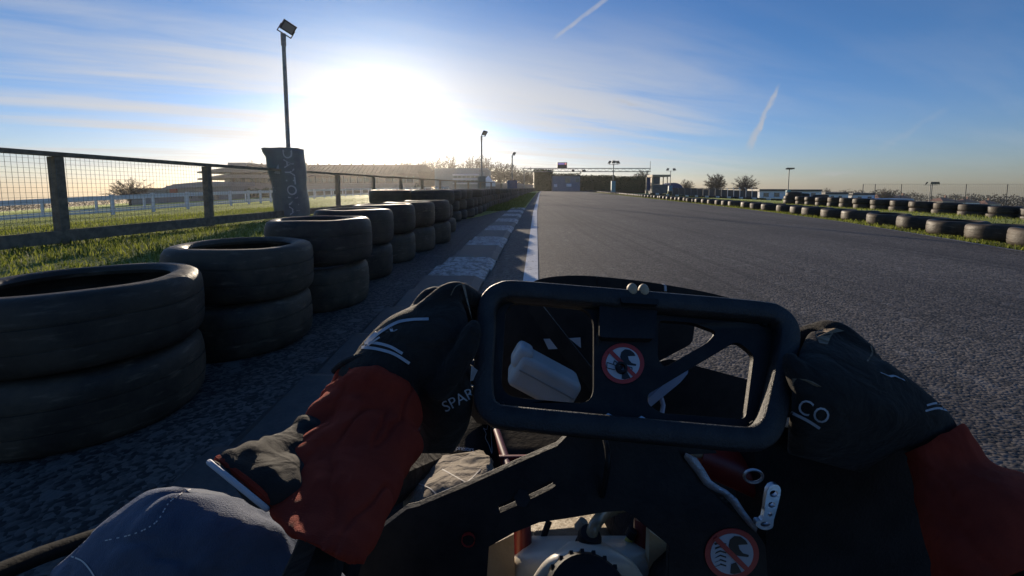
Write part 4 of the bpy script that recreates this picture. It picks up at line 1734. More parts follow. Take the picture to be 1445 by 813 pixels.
# houses on the right
def house(px0, px1, Y, eave, ridge, bot, label, m_w=M_CREAM):
    x0, x1 = (px0 - 722.5) / FPX * Y, (px1 - 722.5) / FPX * Y
    ze, zr, z0 = [CAM_H + (265.5 - q) / FPX * Y for q in (eave, ridge, bot)]
    root = thing('house', ((x0 + x1) / 2, Y, z0), label, 'house')
    d = 7
    b = MB(); b.box(((x0 + x1) / 2, Y + d / 2, (z0 + ze) / 2 - .5), (x1 - x0, d, ze - z0 + 1)); b.build('wall', m_w, root, False)
    b = MB()
    e = .4
    vs = [(x0 - e, Y - e, ze), (x1 + e, Y - e, ze), (x1 + e, Y + d + e, ze), (x0 - e, Y + d + e, ze), (x0 + d * .3, Y + d / 2, zr), (x1 - d * .3, Y + d / 2, zr)]
    b.add(vs, [(0, 1, 5, 4), (1, 2, 5), (2, 3, 4, 5), (3, 0, 4), (3, 2, 1, 0)])
    rf = b.build('roof', M_TILE, root, False)
    b = MB(); b.box((x0 * .3 + x1 * .7, Y + d / 2, zr + .2), (.7, .7, 1.6)); b.build('chimney', M_TILE, rf, False)
    n = max(2, int((x1 - x0) / 3))
    for i in range(n):
        x = x0 + (x1 - x0) * (i + .5) / n
        b = MB(); b.box((x, Y - .03, ze - 1.3), (1.1, .12, 1.2)); w = b.build('window', M_WINDOW, root, False)
        b = MB(); b.box((x, Y - .08, ze - 2.0), (1.3, .16, .12)); b.build('sill', M_CONC, w, False)
    return root


house(1240, 1264, 190, 280, 274, 287, 'tile roofed house half hidden behind the long low store')
house(1268, 1290, 185, 281, 276, 288, 'pale house with hipped tile roof left of the short floodlight')
house(1330, 1350, 195, 284, 279, 290, 'cream house with hipped tile roof right of the short floodlight', M_CREAM)
house(1363, 1382, 190, 286, 281, 291, 'small white house with tile roof between the net poles', M_WWALL)
house(1394, 1412, 195, 288, 283, 293, 'cream house nearest the last net pole', M_CREAM)

#@@KART
# ------------------------------------------------------------------ the kart
kart = thing('go_kart', (0, .55, 0), 'black rental go-kart cockpit with rectangular steering wheel and milky fuel tank', 'go-kart')


def wy(py):                      # depth of the tilted steering wheel at image height py
    return .43 - (py - 397) * .0004


def W3(px, py, off=0.0):
    return at(px, py, wy(py) + off)


sw = thing('steering_wheel', W3(880, 520), None, None)
sw.parent = kart
sw.location = W3(880, 520) - kart.location
for k_ in ('label', 'category'):
    if k_ in sw:
        del sw[k_]

# rim: flat rounded band swept round a rounded rectangle
path = [(686, 470), (687, 440), (694, 423), (708, 414), (730, 412), (830, 420), (950, 430), (1070, 441), (1094, 447), (1107, 460), (1109, 482), (1101, 530), (1089, 585),
        (1081, 606), (1068, 617), (1046, 620), (940, 611), (820, 600), (718, 590), (696, 584), (685, 570), (682, 545), (683, 510)]
pp = cr([Vector((x, y, 0)) for x, y in path], 5, True)
b = MB()
n = 12
cen = Vector((890, 515, 0))
vs, fs = [], []
axis_d = (W3(880, 420) - W3(880, 600)).cross(Vector((1, 0, 0))).normalized()
if axis_d.y < 0:
    axis_d = -axis_d
for i, p in enumerate(pp):
    c3 = W3(p.x, p.y)
    nx_ = pp[(i + 1) % len(pp)] - pp[i - 1]
    t3 = (W3(*(p + nx_ * .5).xy) - W3(*(p - nx_ * .5).xy)).normalized()
    side = t3.cross(axis_d).normalized()
    for k in range(n):
        a = math.tau * k / n
        e = .42
        ca, sa = math.cos(a), math.sin(a)
        u = math.copysign(abs(ca) ** e, ca) * .0094
        w_ = math.copysign(abs(sa) ** e, sa) * .0105
        vs.append(c3 + side * u + axis_d * w_)
N = len(pp)
fs = [(i * n + k, i * n + (k + 1) % n, ((i + 1) % N) * n + (k + 1) % n, ((i + 1) % N) * n + k) for i in range(N) for k in range(n)]
b.add(vs, fs)
b.build('rim', M_GRIP, sw, True, 80)


def rnd_poly(pts, r=6, n=4):
    """round the corners of a pixel polygon"""
    out = []
    P_ = [Vector((p[0], p[1])) for p in pts]
    m = len(P_)
    for i in range(m):
        a, c, d = P_[i - 1], P_[i], P_[(i + 1) % m]
        u, w = (a - c), (d - c)
        q = min(r, u.length * .45, w.length * .45)
        s, e = c + u.normalized() * q, c + w.normalized() * q
        for k in range(n + 1):
            t = k / n
            out.append(tuple((1 - t) ** 2 * s + 2 * t * (1 - t) * c + t * t * e))
    return out


hub_out = rnd_poly([(697, 417), (1098, 451), (1080, 614), (690, 582)], 22, 5)
hole1 = rnd_poly([(714, 424), (838, 436), (838, 571), (706, 559)], 26, 6)
hole2 = rnd_poly([(929, 452), (976, 455), (1012, 468), (998, 484), (937, 519), (928, 506)], 7)
hole3 = rnd_poly([(1040, 481), (1064, 500), (1052, 592), (932, 583), (914, 570), (914, 556)], 9)
b = MB()
b.plate(hub_out, [hole1, hole2, hole3], lambda x, y: W3(x, y, .008), axis_d * .007)
hub = b.build('hub_plate', M_BSTEEL, sw, True, 30)
bv = hub.modifiers.new('b', 'BEVEL')
bv.width = .0012
bv.segments = 2
bv.limit_method = 'ANGLE'
# raised centre block and clip with two pegs
b = MB()
b.plate(rnd_poly([(846, 428), (928, 434), (924, 478), (846, 476)], 6), [], lambda x, y: W3(x, y, -.004), axis_d * .011)
b.build('hub_block', M_BPLASTIC, sw)
b = MB()
b.plate(rnd_poly([(876, 418), (930, 422), (929, 430), (877, 427)], 3), [], lambda x, y: W3(x, y, -.016), axis_d * .02)
b.build('clip', M_BSATIN, sw)
for (px, py) in ((892, 410), (908, 411)):
    b = MB()
    c = W3(px, py, -.006)
    b.ball(c, (.0055, .0065, .0075), 14, 8)
    b.tube([c + Vector((0, .0, -.002)), c + Vector((0, -.001, -.012))], .0048, 10)
    b.build('peg', M_PEG, sw)


def sticker(cx, cy, r, fn, parent, name='warning_sticker', flip=False):
    """round red ring with a helmet, a long pony tail and a reaching hand crossed out"""
    st = MB()
    ring_o = [(cx + r * 1.06 * math.cos(math.tau * k / 40), cy + r * math.sin(math.tau * k / 40)) for k in range(40)]
    st.plate(ring_o, [], lambda x, y: fn(x, y, 0), Vector((0, .0006, 0)))
    s = st.build(name, M_STRED, parent, False)
    def flat(poly, m, lv, nm):
        q = MB()
        q.plate([(cx + x * r, cy + y * r) for x, y in poly], [], lambda x, y: fn(x, y, -.0004 * lv), Vector((0, .0003, 0)))
        q.build(nm, m, s, False)
    flat([(.84 * math.cos(math.tau * k / 36), .80 * math.sin(math.tau * k / 36)) for k in range(36)], M_STWHITE, 1, 'white_field')
    # helmet in profile with open visor
    hel = [(-.05, -.10), (-.13, -.32), (-.08, -.55), (.10, -.70), (.34, -.68), (.55, -.52), (.62, -.38), (.25, -.36), (.30, -.18), (.44, -.02), (.66, .04), (.64, .12), (.30, .08), (.10, .04)]
    flat(hel, M_STBLACK, 2, 'helmet_shape')
    flat([(-.02, .40), (.16, .34), (.38, .72), (.10, .79), (-.06, .76)], M_STBLACK, 2, 'shoulder_shape')
    if not flip:
        flat([(-.26, .22), (-.10, .08), (.02, .12), (-.02, .26), (-.18, .36), (-.27, .42)], M_STBLACK, 2, 'hair_shape')
        for (a, c) in (((-.78, -.05), (-.44, .06)), ((-.44, .06), (-.30, .16)), ((-.78, .22), (-.40, .32)), ((-.78, -.05), (-.80, .22)), ((-.46, .02), (-.42, -.14)), ((-.42, -.14), (-.28, -.02)), ((.25, .16), (.45, .20)), ((.45, .2), (.46, .32))):
            d = Vector((c[0] - a[0], c[1] - a[1])).normalized() * .018
            flat([(a[0] - d.y, a[1] + d.x), (c[0] - d.y, c[1] + d.x), (c[0] + d.y, c[1] - d.x), (a[0] + d.y, a[1] - d.x)], M_STBLACK, 2, 'hand_outline')
    else:
        for k in range(6):
            y0 = -.42 + k * .17
            q = [(-.70 + .05 * k, y0), (-.45, y0 - .06), (-.22, y0 + .02), (-.24, y0 + .06), (-.46, y0 - .01), (-.66, y0 + .07)]
            flat(q, M_STBLACK, 2, 'hair_strand')
    w = .10
    flat([(-.66 + w, -.66 - w * .2), (.70, .58), (.70 - w * 1.4, .70), (-.72, -.56)], M_STRED, 3, 'slash')
    return s


for (px, py) in ((722, 419), (1078, 456), (1062, 601), (706, 572), (858, 590), (905, 594)):
    c = W3(px, py, .0065)
    Mb_ = axis_d.to_track_quat('Z', 'X').to_matrix()
    b = MB()
    b.lathe([(.0012, -.0012), (.0014, -.003), (.0036, -.003), (.004, -.002), (.004, .001)], 6, c, axis=Mb_)
    b.build('screw', M_CHROME if px in (858, 905) else M_BSATIN, sw, False)
b = MB()
b.tube(cr([at(846, 470, .405), at(838, 520, .40), at(842, 575, .392), at(852, 612, .372), at(858, 650, .352), at(850, 700, .36)], 6), .0026, 8)
b.build('sensor_cable', M_BPLASTIC, sw)
stk = sticker(879, 513, 28.5, lambda x, y, o_: W3(x, y, .0065 + o_), sw)
b = MB()
c = W3(877, 519, .004)
Mx = axis_d.to_track_quat('Z', 'X').to_matrix()
b.lathe([(.0030, -.003), (.0050, -.003), (.0056, -.001), (.0056, .004), (.0030, .004), (.0028, .002)], 18, c, closed=True, axis=Mx)
b.build('hub_bolt', M_BSTEEL, sw)

# dark struts of the steering support behind the wheel
def strut(pts, w, name='column_strut', m=M_BSTEEL):
    b = MB()
    P_ = [at(*p) for p in pts]
    b.bar(P_[0], P_[1], w, .004, up=(0, 1, .2))
    o = b.build(name, m, kart, False)
    return o


strut([(752, 430, .56), (842, 545, .52)], .020)
b = MB()
b.tube([at(878, 600, .40), at(884, 560, .60), at(890, 520, .95)], .011, 12)
b.build('steering_shaft', M_BSTEEL, kart)

# front panel behind the wheel
out = [(738, 412), (745, 402), (765, 393), (800, 389), (842, 390), (900, 396), (940, 402), (985, 410), (1020, 418), (1046, 428), (1010, 441), (984, 452), (979, 470), (974, 486), (945, 502), (905, 530), (880, 598), (674, 598), (672, 520), (680, 442), (712, 428)]
out = [tuple(v.xy) for v in cr([Vector((x, y, 0)) for x, y in out], 3, True)]
b = MB()
b.plate(out, [], lambda x, y: at(x, y, .72), lambda p: Vector((-p.x * .12, .16, -.05)))
fp = b.build('front_panel', M_BSATIN, kart, True, 50)
bv = fp.modifiers.new('b', 'BEVEL'); bv.width = .008; bv.segments = 3; bv.limit_method = 'ANGLE'
for (q, nm) in (([(842, 391.0), (844, 391.2), (846, 402), (844, 402)], 'seam'), ([(937.5, 402.5), (940.5, 403), (941, 411), (938, 411)], 'seam')):
    b = MB()
    b.plate(q, [], lambda x, y: at(x, y, .717), Vector((0, .012, 0)))
    b.build(nm, M_PIPING if q[0][0] > 900 else M_BPLASTIC, fp, False)
b = MB()
for q in ([(767, 478.5), (783, 478), (795, 492), (774, 493)], [(803, 477.5), (819, 476.5), (820, 491.5)], [(832, 441), (838, 441.5), (838, 447), (833, 446)]):
    b2 = MB()
    b2.plate(q, [], lambda x, y: at(x, y, .712), Vector((0, .001, 0)))
    b2.build('white_label', M_STWHITE, fp, False)
# lower body cover on the right
b = MB()
b.plate(rnd_poly([(900, 520), (945, 506), (985, 517), (1060, 537), (1140, 560), (1140, 700), (900, 700)], 8), [], lambda x, y: at(x, y, .80), Vector((.01, .22, -.09)))
cv = b.build('body_cover', M_BSATIN, kart, True, 50)
bv = cv.modifiers.new('b', 'BEVEL'); bv.width = .008; bv.segments = 3; bv.limit_method = 'ANGLE'
# pedal seen through the wheel
b = MB()
b.plate(rnd_poly([(915, 562), (962, 521), (971, 519), (971, 527), (960, 540), (915, 577)], 3), [], lambda x, y: at(x, y, .70), Vector((.004, .03, .004)))
pd = b.build('pedal', M_PEDAL, kart, True, 40)
b = MB()
b.tube([at(933, 561, .705), at(936, 572, .705), at(934, 584, .70)], .004, 8)
b.build('pedal_arm', M_PEDAL, pd)

# white overflow bottle
bc = at(767, 534, .62)
Mb = Matrix.Rotation(rad(-29), 3, Vector((0, 1, 0)).normalized()).inverted() if False else Matrix.Rotation(rad(29), 3, 'Y')
b = MB()
b.box(bc, (.102, .055, .052), Mb)
bo = b.build('overflow_bottle', M_BOTTLE, kart)
bv = bo.modifiers.new('b', 'BEVEL'); bv.width = .010; bv.segments = 4
b = MB()
b.box(bc + Mb @ Vector((-.046, -.002, .016)), (.026, .04, .034), Mb)
sh = b.build('bottle_shoulder', M_BOTTLE, bo); bv = sh.modifiers.new('b', 'BEVEL'); bv.width = .008; bv.segments = 3
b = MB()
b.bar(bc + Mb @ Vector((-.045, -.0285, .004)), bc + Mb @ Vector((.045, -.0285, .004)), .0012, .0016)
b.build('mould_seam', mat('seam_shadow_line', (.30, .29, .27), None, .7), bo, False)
b = MB()
b.tube([bc + Mb @ Vector((.046, -.006, -.018)), bc + Mb @ Vector((.066, -.006, -.020))], .009, 14)
b.build('bottle_cap', mat('grey_cap', (.12, .11, .10), None, .5), bo)

# slotted bracket below the wheel
def by_(py):
    return .375 - (py - 630) * .0002


slot = [(700, 717), (697, 722), (701, 726), (770, 696), (780, 690), (781, 683), (776, 681), (768, 683)]
slot = [tuple(v.xy) for v in cr([Vector((x, y, 0)) for x, y in [(703, 722.5), (706, 713), (772, 681), (780, 683), (779, 690), (712, 722)]], 3, True)]
b = MB()
b.plate([(574, 719), (588, 716), (660, 686), (740, 650), (786, 630), (800, 616), (905, 620), (1000, 622), (1012, 640), (968, 642), (985, 668), (1000, 690), (1022, 712), (1050, 735), (1066, 750), (1080, 770), (1085, 830),
         (942, 830), (944, 770), (917, 748), (893, 728), (880, 721), (855, 723), (800, 732), (760, 738), (725, 752), (690, 772), (686, 830), (500, 830), (512, 790), (540, 745)], [slot],
        lambda x, y: at(x, y, by_(y)), Vector((0, .006, .001)))
br = b.build('bracket_plate', M_BSTEEL, kart, True, 30)
bv = br.modifiers.new('b', 'BEVEL'); bv.width = .0012; bv.segments = 2; bv.limit_method = 'ANGLE'
b = MB()
b.tube([at(737, 703, by_(700) - .003), at(737, 703, by_(700) + .008)], .0075, 6)
b.build('slot_bolt', M_BSTEEL, br, False)
b = MB()
b.lathe([(.001, -.002), (.005, -.0015), (.006, 0), (.006, .003)], 14, at(661, 760, by_(760) - .001), axis=Matrix.Rotation(rad(-90), 3, 'X').inverted())
b.build('red_tell_tale', M_REDP, br)
sticker(1033, 782, 36, lambda x, y, o_: at(x, y, by_(y) - .0012 + o_), br, flip=True)
# frayed silver trim along the bracket's right edge
b = MB()
ed = [(966, 641, 2), (974, 648, 9), (986, 664, 8), (997, 680, 7), (1010, 688, 6), (1022, 694, 5), (1034, 706, 6), (1046, 722, 5), (1058, 736, 4), (1067, 747, 1)]
vs = []
for i, (x, y, w) in enumerate(ed):
    k = RND.uniform(-1, 1)
    vs += [at(x - w * .5 + k, y + 3, by_(y) - .003), at(x + w + k, y - 2, by_(y) - .006 + .002 * (i % 2))]
b.add(vs, [(2 * i, 2 * i + 1, 2 * i + 3, 2 * i + 2) for i in range(len(ed) - 1)])
tr = b.build('foil_trim', mat('silver_foil', (.50, .52, .55), (.38, .40, .43), .35, 60, .4, 120, metal=.5), br, True, 60)
sm = tr.modifiers.new('s', 'SOLIDIFY'); sm.thickness = .0012
# drilled alloy link and ring
lk = [tuple(v.xy) for v in cr([Vector((x, y, 0)) for x, y in [(1083, 692), (1095, 684), (1102, 692), (1097, 716), (1092, 734), (1090, 745), (1078, 748), (1067, 742), (1068, 735), (1077, 731)]], 3, True)]
def circ(x, y, rx, ry, n=14):
    return [(x + rx * math.cos(math.tau * k / n), y + ry * math.sin(math.tau * k / n)) for k in range(n)]
b = MB()
b.plate(lk, [circ(1092, 697, 6, 5), circ(1089, 712.5, 5, 4), circ(1086.5, 726, 3.2, 3), circ(1080, 740, 7, 3.4)], lambda x, y: at(x, y, by_(y) - .012), Vector((0, .004, 0)))
b.build('drilled_link', M_CHROME, br, True, 30)
b = MB()
b.tube([at(1063 + 13 * math.cos(math.tau * k / 24), 672 + 9 * math.sin(math.tau * k / 24), by_(672) - .01) for k in range(24)], .0013, 8, closed=True)
b.build('key_ring', M_CHROME, br)
# red frame tube and brown stub behind, right of the bracket
b = MB()
b.tube([at(985, 640, .44), at(1040, 662, .43), at(1100, 690, .42)], .020, 14)
b.build('frame_tube', M_REDTUBE, kart)
b = MB()
b.tube([at(975, 637, .43), at(1012, 640, .43), at(1020, 643, .43)], .006, 10)
b.build('cable_end', M_PEG, kart)
# side panel under the right hand
b = MB()
b.plate(rnd_poly([(1060, 606), (1170, 600), (1290, 640), (1420, 700), (1440, 830), (1075, 830), (1082, 760)], 14), [], lambda x, y: at(x, y, .40), Vector((0, .05, -.02)))
b.build('side_panel', M_BPLASTIC, kart, True, 50)

# fuel tank between the legs
tz_ = .45
b = MB()
b.loft([((752, 756), (898, 756), tz_ + .06, .5), ((735, 765), (912, 765), tz_ + .035, .7), ((725, 785), (922, 785), tz_ + .01, .7), ((720, 815), (928, 815), tz_, .7), ((718, 880), (930, 880), tz_, .7)], 24, 5)
tk = b.build('fuel_tank', M_TANK, kart, True, 60)
b = MB()
b.loft([((803, 764), (850, 764), tz_ - .05, .6), ((790, 775), (868, 775), tz_ - .06, .7), ((765, 795), (895, 795), tz_ - .065, .6), ((745, 830), (915, 830), tz_ - .065, .5), ((740, 870), (920, 870), tz_ - .065, .5)], 20, 4)
b.build('tank_dome', M_TANK, tk, True, 60)
cz = at(828, 862, tz_ - .13)
b = MB()
prof_c = []
for k in range(48):
    prof_c.append(k)
b.lathe([(.001, .022), (.024, .022), (.034, .018), (.038, .008), (.038, -.01)], 36, cz, axis=Matrix.Rotation(rad(35), 3, 'X'))
for k in range(24):
    a = math.tau * k / 24
    Mr = Matrix.Rotation(rad(35), 3, 'X')
    b.bar(cz + Mr @ Vector((.0385 * math.cos(a), .0385 * math.sin(a), -.008)), cz + Mr @ Vector((.0375 * math.cos(a), .0375 * math.sin(a), .012)), .003, .003)
b.build('filler_cap', M_BPLASTIC, tk, True, 40)
fb = at(829, 778, tz_ - .05)
ftop = at(833, 752, tz_ - .055)
b = MB()
b.tube([fb, fb.lerp(ftop, .3), fb.lerp(ftop, .32), fb.lerp(ftop, .8), ftop], [.0135, .0135, .0115, .0120, .0095], 16)
b.build('tank_fitting', M_BPLASTIC, tk, True, 40)
b = MB()
b.tube(cr([at(834, 757, tz_ - .055), at(840, 740, tz_ - .05), at(858, 722, tz_ - .02), at(890, 712, tz_ + .02), at(930, 700, tz_ + .04)], 6), .0058, 12)
b.build('fuel_hose', M_HOSE, tk)
b = MB()
b.tube([at(818, 746, .52), at(824, 735, .52)], [.008, .006], 12)
b.build('breather_stub', M_PEG, tk)
b = MB()
b.tube([at(885, 768, .46), at(893, 752, .46)], .0045, 10)
b.build('fuel_filter', mat('amber_filter', (.45, .40, .10), None, .3), tk)
b = MB()
b.tube([at(888, 757, .458), at(893, 748, .458)], .0056, 10)
b.build('filter_clip', M_BPLASTIC, tk)
# dirty tray and tan side panels
b = MB()
b.plate(rnd_poly([(740, 716), (905, 716), (912, 768), (733, 768)], 6), [], lambda x, y: at(x, y, .56 + (760 - y) * .0036), Vector((0, .012, -.01)))
b.build('floor_tray', M_DIRT, kart, False)
b = MB()
for _ in range(70):
    px, py = RND.uniform(775, 835), RND.uniform(722, 756)
    b.ball(at(px, py, .558 + (760 - py) * .0036), RND.uniform(.0007, .002), 6, 4)
tag(b.build('fuel_drops', mat('wet_droplet', (.35, .3, .22), None, .08, spec=.9), kart), kind='stuff')
for q in ([(688, 772), (725, 754), (727, 830), (686, 830)], [(917, 750), (943, 768), (940, 830), (914, 830)]):
    b = MB()
    b.plate(q, [], lambda x, y: at(x, y, .43), Vector((0, .012, 0)))
    b.build('tan_panel', M_TAN, kart, False)
for (p0, p1) in (((736, 735, .47), (740, 835, .44)), ((908, 735, .47), (905, 835, .44))):
    b = MB()
    b.tube([at(*p0), at(*p1)], .011, 12)
    b.build('frame_rail', M_REDTUBE, kart)
b = MB()
b.tube(cr([at(775, 735, .5), at(767, 760, .49), at(765, 790, .48)], 4), .004, 8)
b.build('cable', M_BPLASTIC, kart)
# floor pan and frame out to the front bumper
b = MB()
b.box((0, .55, .045), (.56, 1.0, .004))
b.build('floor_pan', mat('grimy_floor', (.018, .015, .013), (.03, .026, .022), .95, 20, .3, 60, spec=.05), kart, False)
b = MB()
b.tube([at(640, 652, .84), at(790, 650, .84)], .012, 10)
b.tube([at(700, 610, .95), at(720, 668, .80)], .010, 10)
b.build('cross_tube', M_REDTUBE, kart)
b = MB()
for sx in (-.3, .3):
    b.tube(cr([Vector((sx, -.1, .06)), Vector((sx, .5, .06)), Vector((sx * .8, 1.05, .06)), Vector((sx * .3, 1.2, .06))], 5), .015, 10)
    b.build('chassis_tube', M_REDTUBE, kart)
    b = MB()
b = MB()
b.tube(cr([Vector((-.42, 1.05, .12)), Vector((-.25, 1.22, .12)), Vector((0, 1.26, .12)), Vector((.25, 1.22, .12)), Vector((.42, 1.05, .12))], 5), .03, 12)
b.build('front_bumper', M_BSATIN, kart)
# thin edge of the side pod at the left corner
b = MB()
b.tube([at(-60, 832, .35), at(60, 783, .42), at(150, 752, .48)], .009, 10)
b.build('side_bar', mat('worn_black_tube', (.012, .012, .013), (.02, .02, .02), .9, 30, .2, 200, spec=.1), kart)

#@@PERSON
# ------------------------------------------------------------------ the driver
WL, EL = at(535, 530, .362), at(425, 790, .19)
WR, ER = at(1318, 625, .358), at(1500, 860, .19)
HL, HR = at(610, 480, .375), at(1180, 520, .375)
sk = {'pelvis': (0, -.16, .13), 'belly': (0, -.22, .26), 'chest': (0, -.24, .40), 'neck': (0, -.24, .54), 'head': (0, -.235, .66), 'crown': (0, -.235, .74),
      'sl': (-.17, -.2, .46), 'sr': (.17, -.2, .46), 'el': at(455, 775, .228), 'ul': Vector((-.10, .0, .42)), 'er': at(1490, 860, .27), 'fl': at(480, 640, .318), 'fr': at(1374, 700, .322), 'wl': WL, 'wr': WR, 'hl': HL, 'hr': HR,
      'hipl': (-.10, -.08, .12), 'hipr': (.10, -.08, .12), 'kl': at(285, 800, .31), 'kr': (.20, .40, .24), 'al': at(640, 640, .76), 'ar': (.16, .80, .14), 'tl': at(665, 585, .86), 'tr': (.16, .92, .2)}
rads = {'pelvis': .10, 'belly': .095, 'chest': .10, 'neck': .05, 'head': .07, 'crown': .05, 'sl': .05, 'sr': .05, 'ul': .03, 'fl': .012, 'fr': .012, 'el': .016, 'er': .016, 'wl': .014, 'wr': .014, 'hl': .018, 'hr': .018,
        'hipl': .07, 'hipr': .07, 'kl': .04, 'kr': .045, 'al': .025, 'ar': .03, 'tl': .02, 'tr': .025}
keys = list(sk)
edges = [('pelvis', 'belly'), ('belly', 'chest'), ('chest', 'neck'), ('neck', 'head'), ('head', 'crown'), ('chest', 'sl'), ('chest', 'sr'), ('sl', 'ul'), ('ul', 'el'), ('sr', 'er'), ('el', 'fl'), ('fl', 'wl'), ('er', 'fr'), ('fr', 'wr'),
         ('wl', 'hl'), ('wr', 'hr'), ('pelvis', 'hipl'), ('pelvis', 'hipr'), ('hipl', 'kl'), ('hipr', 'kr'), ('kl', 'al'), ('kr', 'ar'), ('al', 'tl'), ('ar', 'tr')]
me = bpy.data.meshes.new('person')
me.from_pydata([tuple(sk[k]) for k in keys], [(keys.index(a), keys.index(c)) for a, c in edges], [])
person = bpy.data.objects.new('person', me)
C.objects.link(person)
tag(person, 'driver in red sleeves, black gloves and grey trousers gripping the steering wheel', 'person')
smod = person.modifiers.new('skin', 'SKIN')
for i, k in enumerate(keys):
    me.skin_vertices[0].data[i].radius = (rads[k], rads[k])
    me.skin_vertices[0].data[i].use_root = k == 'pelvis'
sub = person.modifiers.new('sub', 'SUBSURF')
sub.levels = sub.render_levels = 1
me.materials.append(M_PANEL)


def bvh_of(o):
    bpy.context.view_layer.update()
    dg = bpy.context.evaluated_depsgraph_get()
    ev = o.evaluated_get(dg)
    m_ = ev.to_mesh()
    mw = o.matrix_world
    t = BVHTree.FromPolygons([mw @ v.co for v in m_.vertices], [tuple(p.vertices) for p in m_.polygons])
    ev.to_mesh_clear()
    return t


def on_surface(t, px, py, lift=.0008, fallback=.35):
    d = ray(px, py).normalized()
    h = t.ray_cast(EYE, d)
    if h[0] is None:
        h2 = t.find_nearest(at(px, py, fallback))
        return h2[0] + h2[1] * lift
    return h[0] - d * lift


def print_line(t, pts, w, name, m, parent, n=6, lift=.0008):
    """a printed or stitched line that follows the cloth"""
    q = cr([Vector((x, y, 0)) for x, y in pts], n)
    b = MB()
    vs = []
    for i, p in enumerate(q):
        d = (q[min(i + 1, len(q) - 1)] - q[max(i - 1, 0)])
        d.normalize()
        s = Vector((-d.y, d.x, 0)) * w / 2
        vs += [on_surface(t, p.x + s.x, p.y + s.y, lift), on_surface(t, p.x - s.x, p.y - s.y, lift)]
    b.add(vs, [(2 * i, 2 * i + 1, 2 * i + 3, 2 * i + 2) for i in range(len(q) - 1)])
    return b.build(name, m, parent, True, 60)


# left glove: back of the hand, four fingers over the rim, thumb on the near side
b = MB()
b.loft([((592, 640), (640, 640), .375, 1.0), ((592, 600), (662, 600), .37, .7), ((575, 560), (668, 560), .365, .62), ((500, 525), (664, 532), .366, .5), ((500, 500), (664, 500), .37, .52),
        ((516, 478), (662, 470), .376, .55), ((548, 448), (660, 446), .388, .55), ((590, 428), (652, 425), .40, .6), ((612, 414), (650, 412), .405, .7)], 20, 5)
b.loft([((476, 536), (588, 560), .35, .85), ((478, 520), (590, 528), .355, .8), ((506, 494), (604, 500), .362, .7), ((535, 465), (620, 470), .372, .6)], 18, 4)


def finger(b, pts, r0, r1):
    P_ = cr([at(*p) for p in pts], 5)
    n_ = len(P_)
    rr = [r0 + (r1 - r0) * i / (n_ - 1) for i in range(n_)]
    rr[-1] *= .75
    b.tube(P_, rr, 10)
    b.ball(P_[-1], rr[-1] * 1.02, 10, 6)
    b.ball(P_[0], r0 * 1.05, 10, 6)


finger(b, [(600, 440, .39), (636, 412, .405), (662, 418, .42), (682, 436, .43), (688, 455, .425), (680, 470, .405)], .0105, .0085)
finger(b, [(586, 448, .40), (612, 418, .42), (650, 436, .44), (686, 462, .435), (688, 480, .415), (678, 488, .40)], .0108, .0088)
finger(b, [(575, 470, .40), (600, 455, .43), (650, 475, .44), (684, 500, .43), (686, 515, .41), (676, 520, .395)], .0105, .0085)
finger(b, [(570, 500, .395), (600, 500, .425), (650, 520, .43), (680, 540, .42), (684, 550, .40), (676, 552, .39)], .0095, .0075)
finger(b, [(620, 545, .35), (640, 520, .345), (658, 492, .35), (668, 462, .362)], .0115, .009)
gl = remeshed(b.build('glove', M_GLOVE, person), .0022, 5)
gl['label'] = 'black left glove with pale line print over the knuckles'
t = bvh_of(gl)
print_line(t, [(605, 450), (580, 451), (560, 455), (540, 466), (525, 478), (514, 490)], 4.0, 'print', M_GPRINT, gl)
print_line(t, [(514, 484), (530, 484), (550, 489), (568, 499)], 4.0, 'print', M_GPRINT, gl)
print_line(t, [(510, 490), (530, 492), (555, 499), (578, 513)], 4.2, 'print', M_GPRINT, gl)
print_line(t, [(546, 436), (550, 442), (540, 447), (530, 449), (548, 450)], 3.0, 'print', M_GPRINT, gl)
print_line(t, [(530, 466), (520, 474), (513, 484)], 2.5, 'print', M_GPRINT, gl)
print_line(t, [(668, 397.5), (645, 403), (636, 417)], 1.5, 'seam', M_GTAN, gl)


def glove_text(tt, cx, cy, ang, sc):
    ca, sa = math.cos(ang), math.sin(ang)
    return lambda x, y: on_surface(tt, cx + sc * (x * ca + y * sa), cy + sc * (x * sa - y * ca), .0012)


text_obj('lettering', 'SPARCO', glove_text(t, 662, 557, rad(-28), 22), M_GPRINT, gl, 1.0)

# cuff of the left glove
b = MB()
ring = [(471, 524), (487, 511), (515, 502), (548, 503), (578, 511), (590, 528)]
q_ = cr([at(x, y, .352 - .004 * math.sin(math.pi * i / 5)) for i, (x, y) in enumerate(ring)], 6)
b.tube(q_, .0028, 8)
b.build('glove_cuff', M_PANEL, gl)

# right glove
b = MB()
b.loft([((1110, 640), (1215, 668), .375, .7), ((1112, 600), (1262, 640), .36, .6), ((1116, 570), (1320, 615), .355, .5), ((1120, 535), (1340, 592), .358, .45), ((1124, 510), (1290, 545), .37, .5),
        ((1130, 490), (1240, 505), .385, .55), ((1138, 474), (1206, 482), .40, .6), ((1146, 467), (1190, 470), .405, .6)], 20, 5)
b.loft([((1284, 640), (1354, 605), .352, .7), ((1250, 620), (1338, 580), .354, .75), ((1215, 580), (1296, 543), .362, .7), ((1190, 540), (1250, 508), .375, .6)], 18, 4)
finger(b, [(1215, 496, .395), (1180, 468, .41), (1150, 470, .425), (1122, 482, .432), (1108, 495, .425), (1112, 508, .405)], .0112, .009)
finger(b, [(1225, 510, .40), (1196, 490, .43), (1150, 500, .445), (1112, 512, .43), (1104, 525, .41), (1112, 532, .395)], .011, .0088)
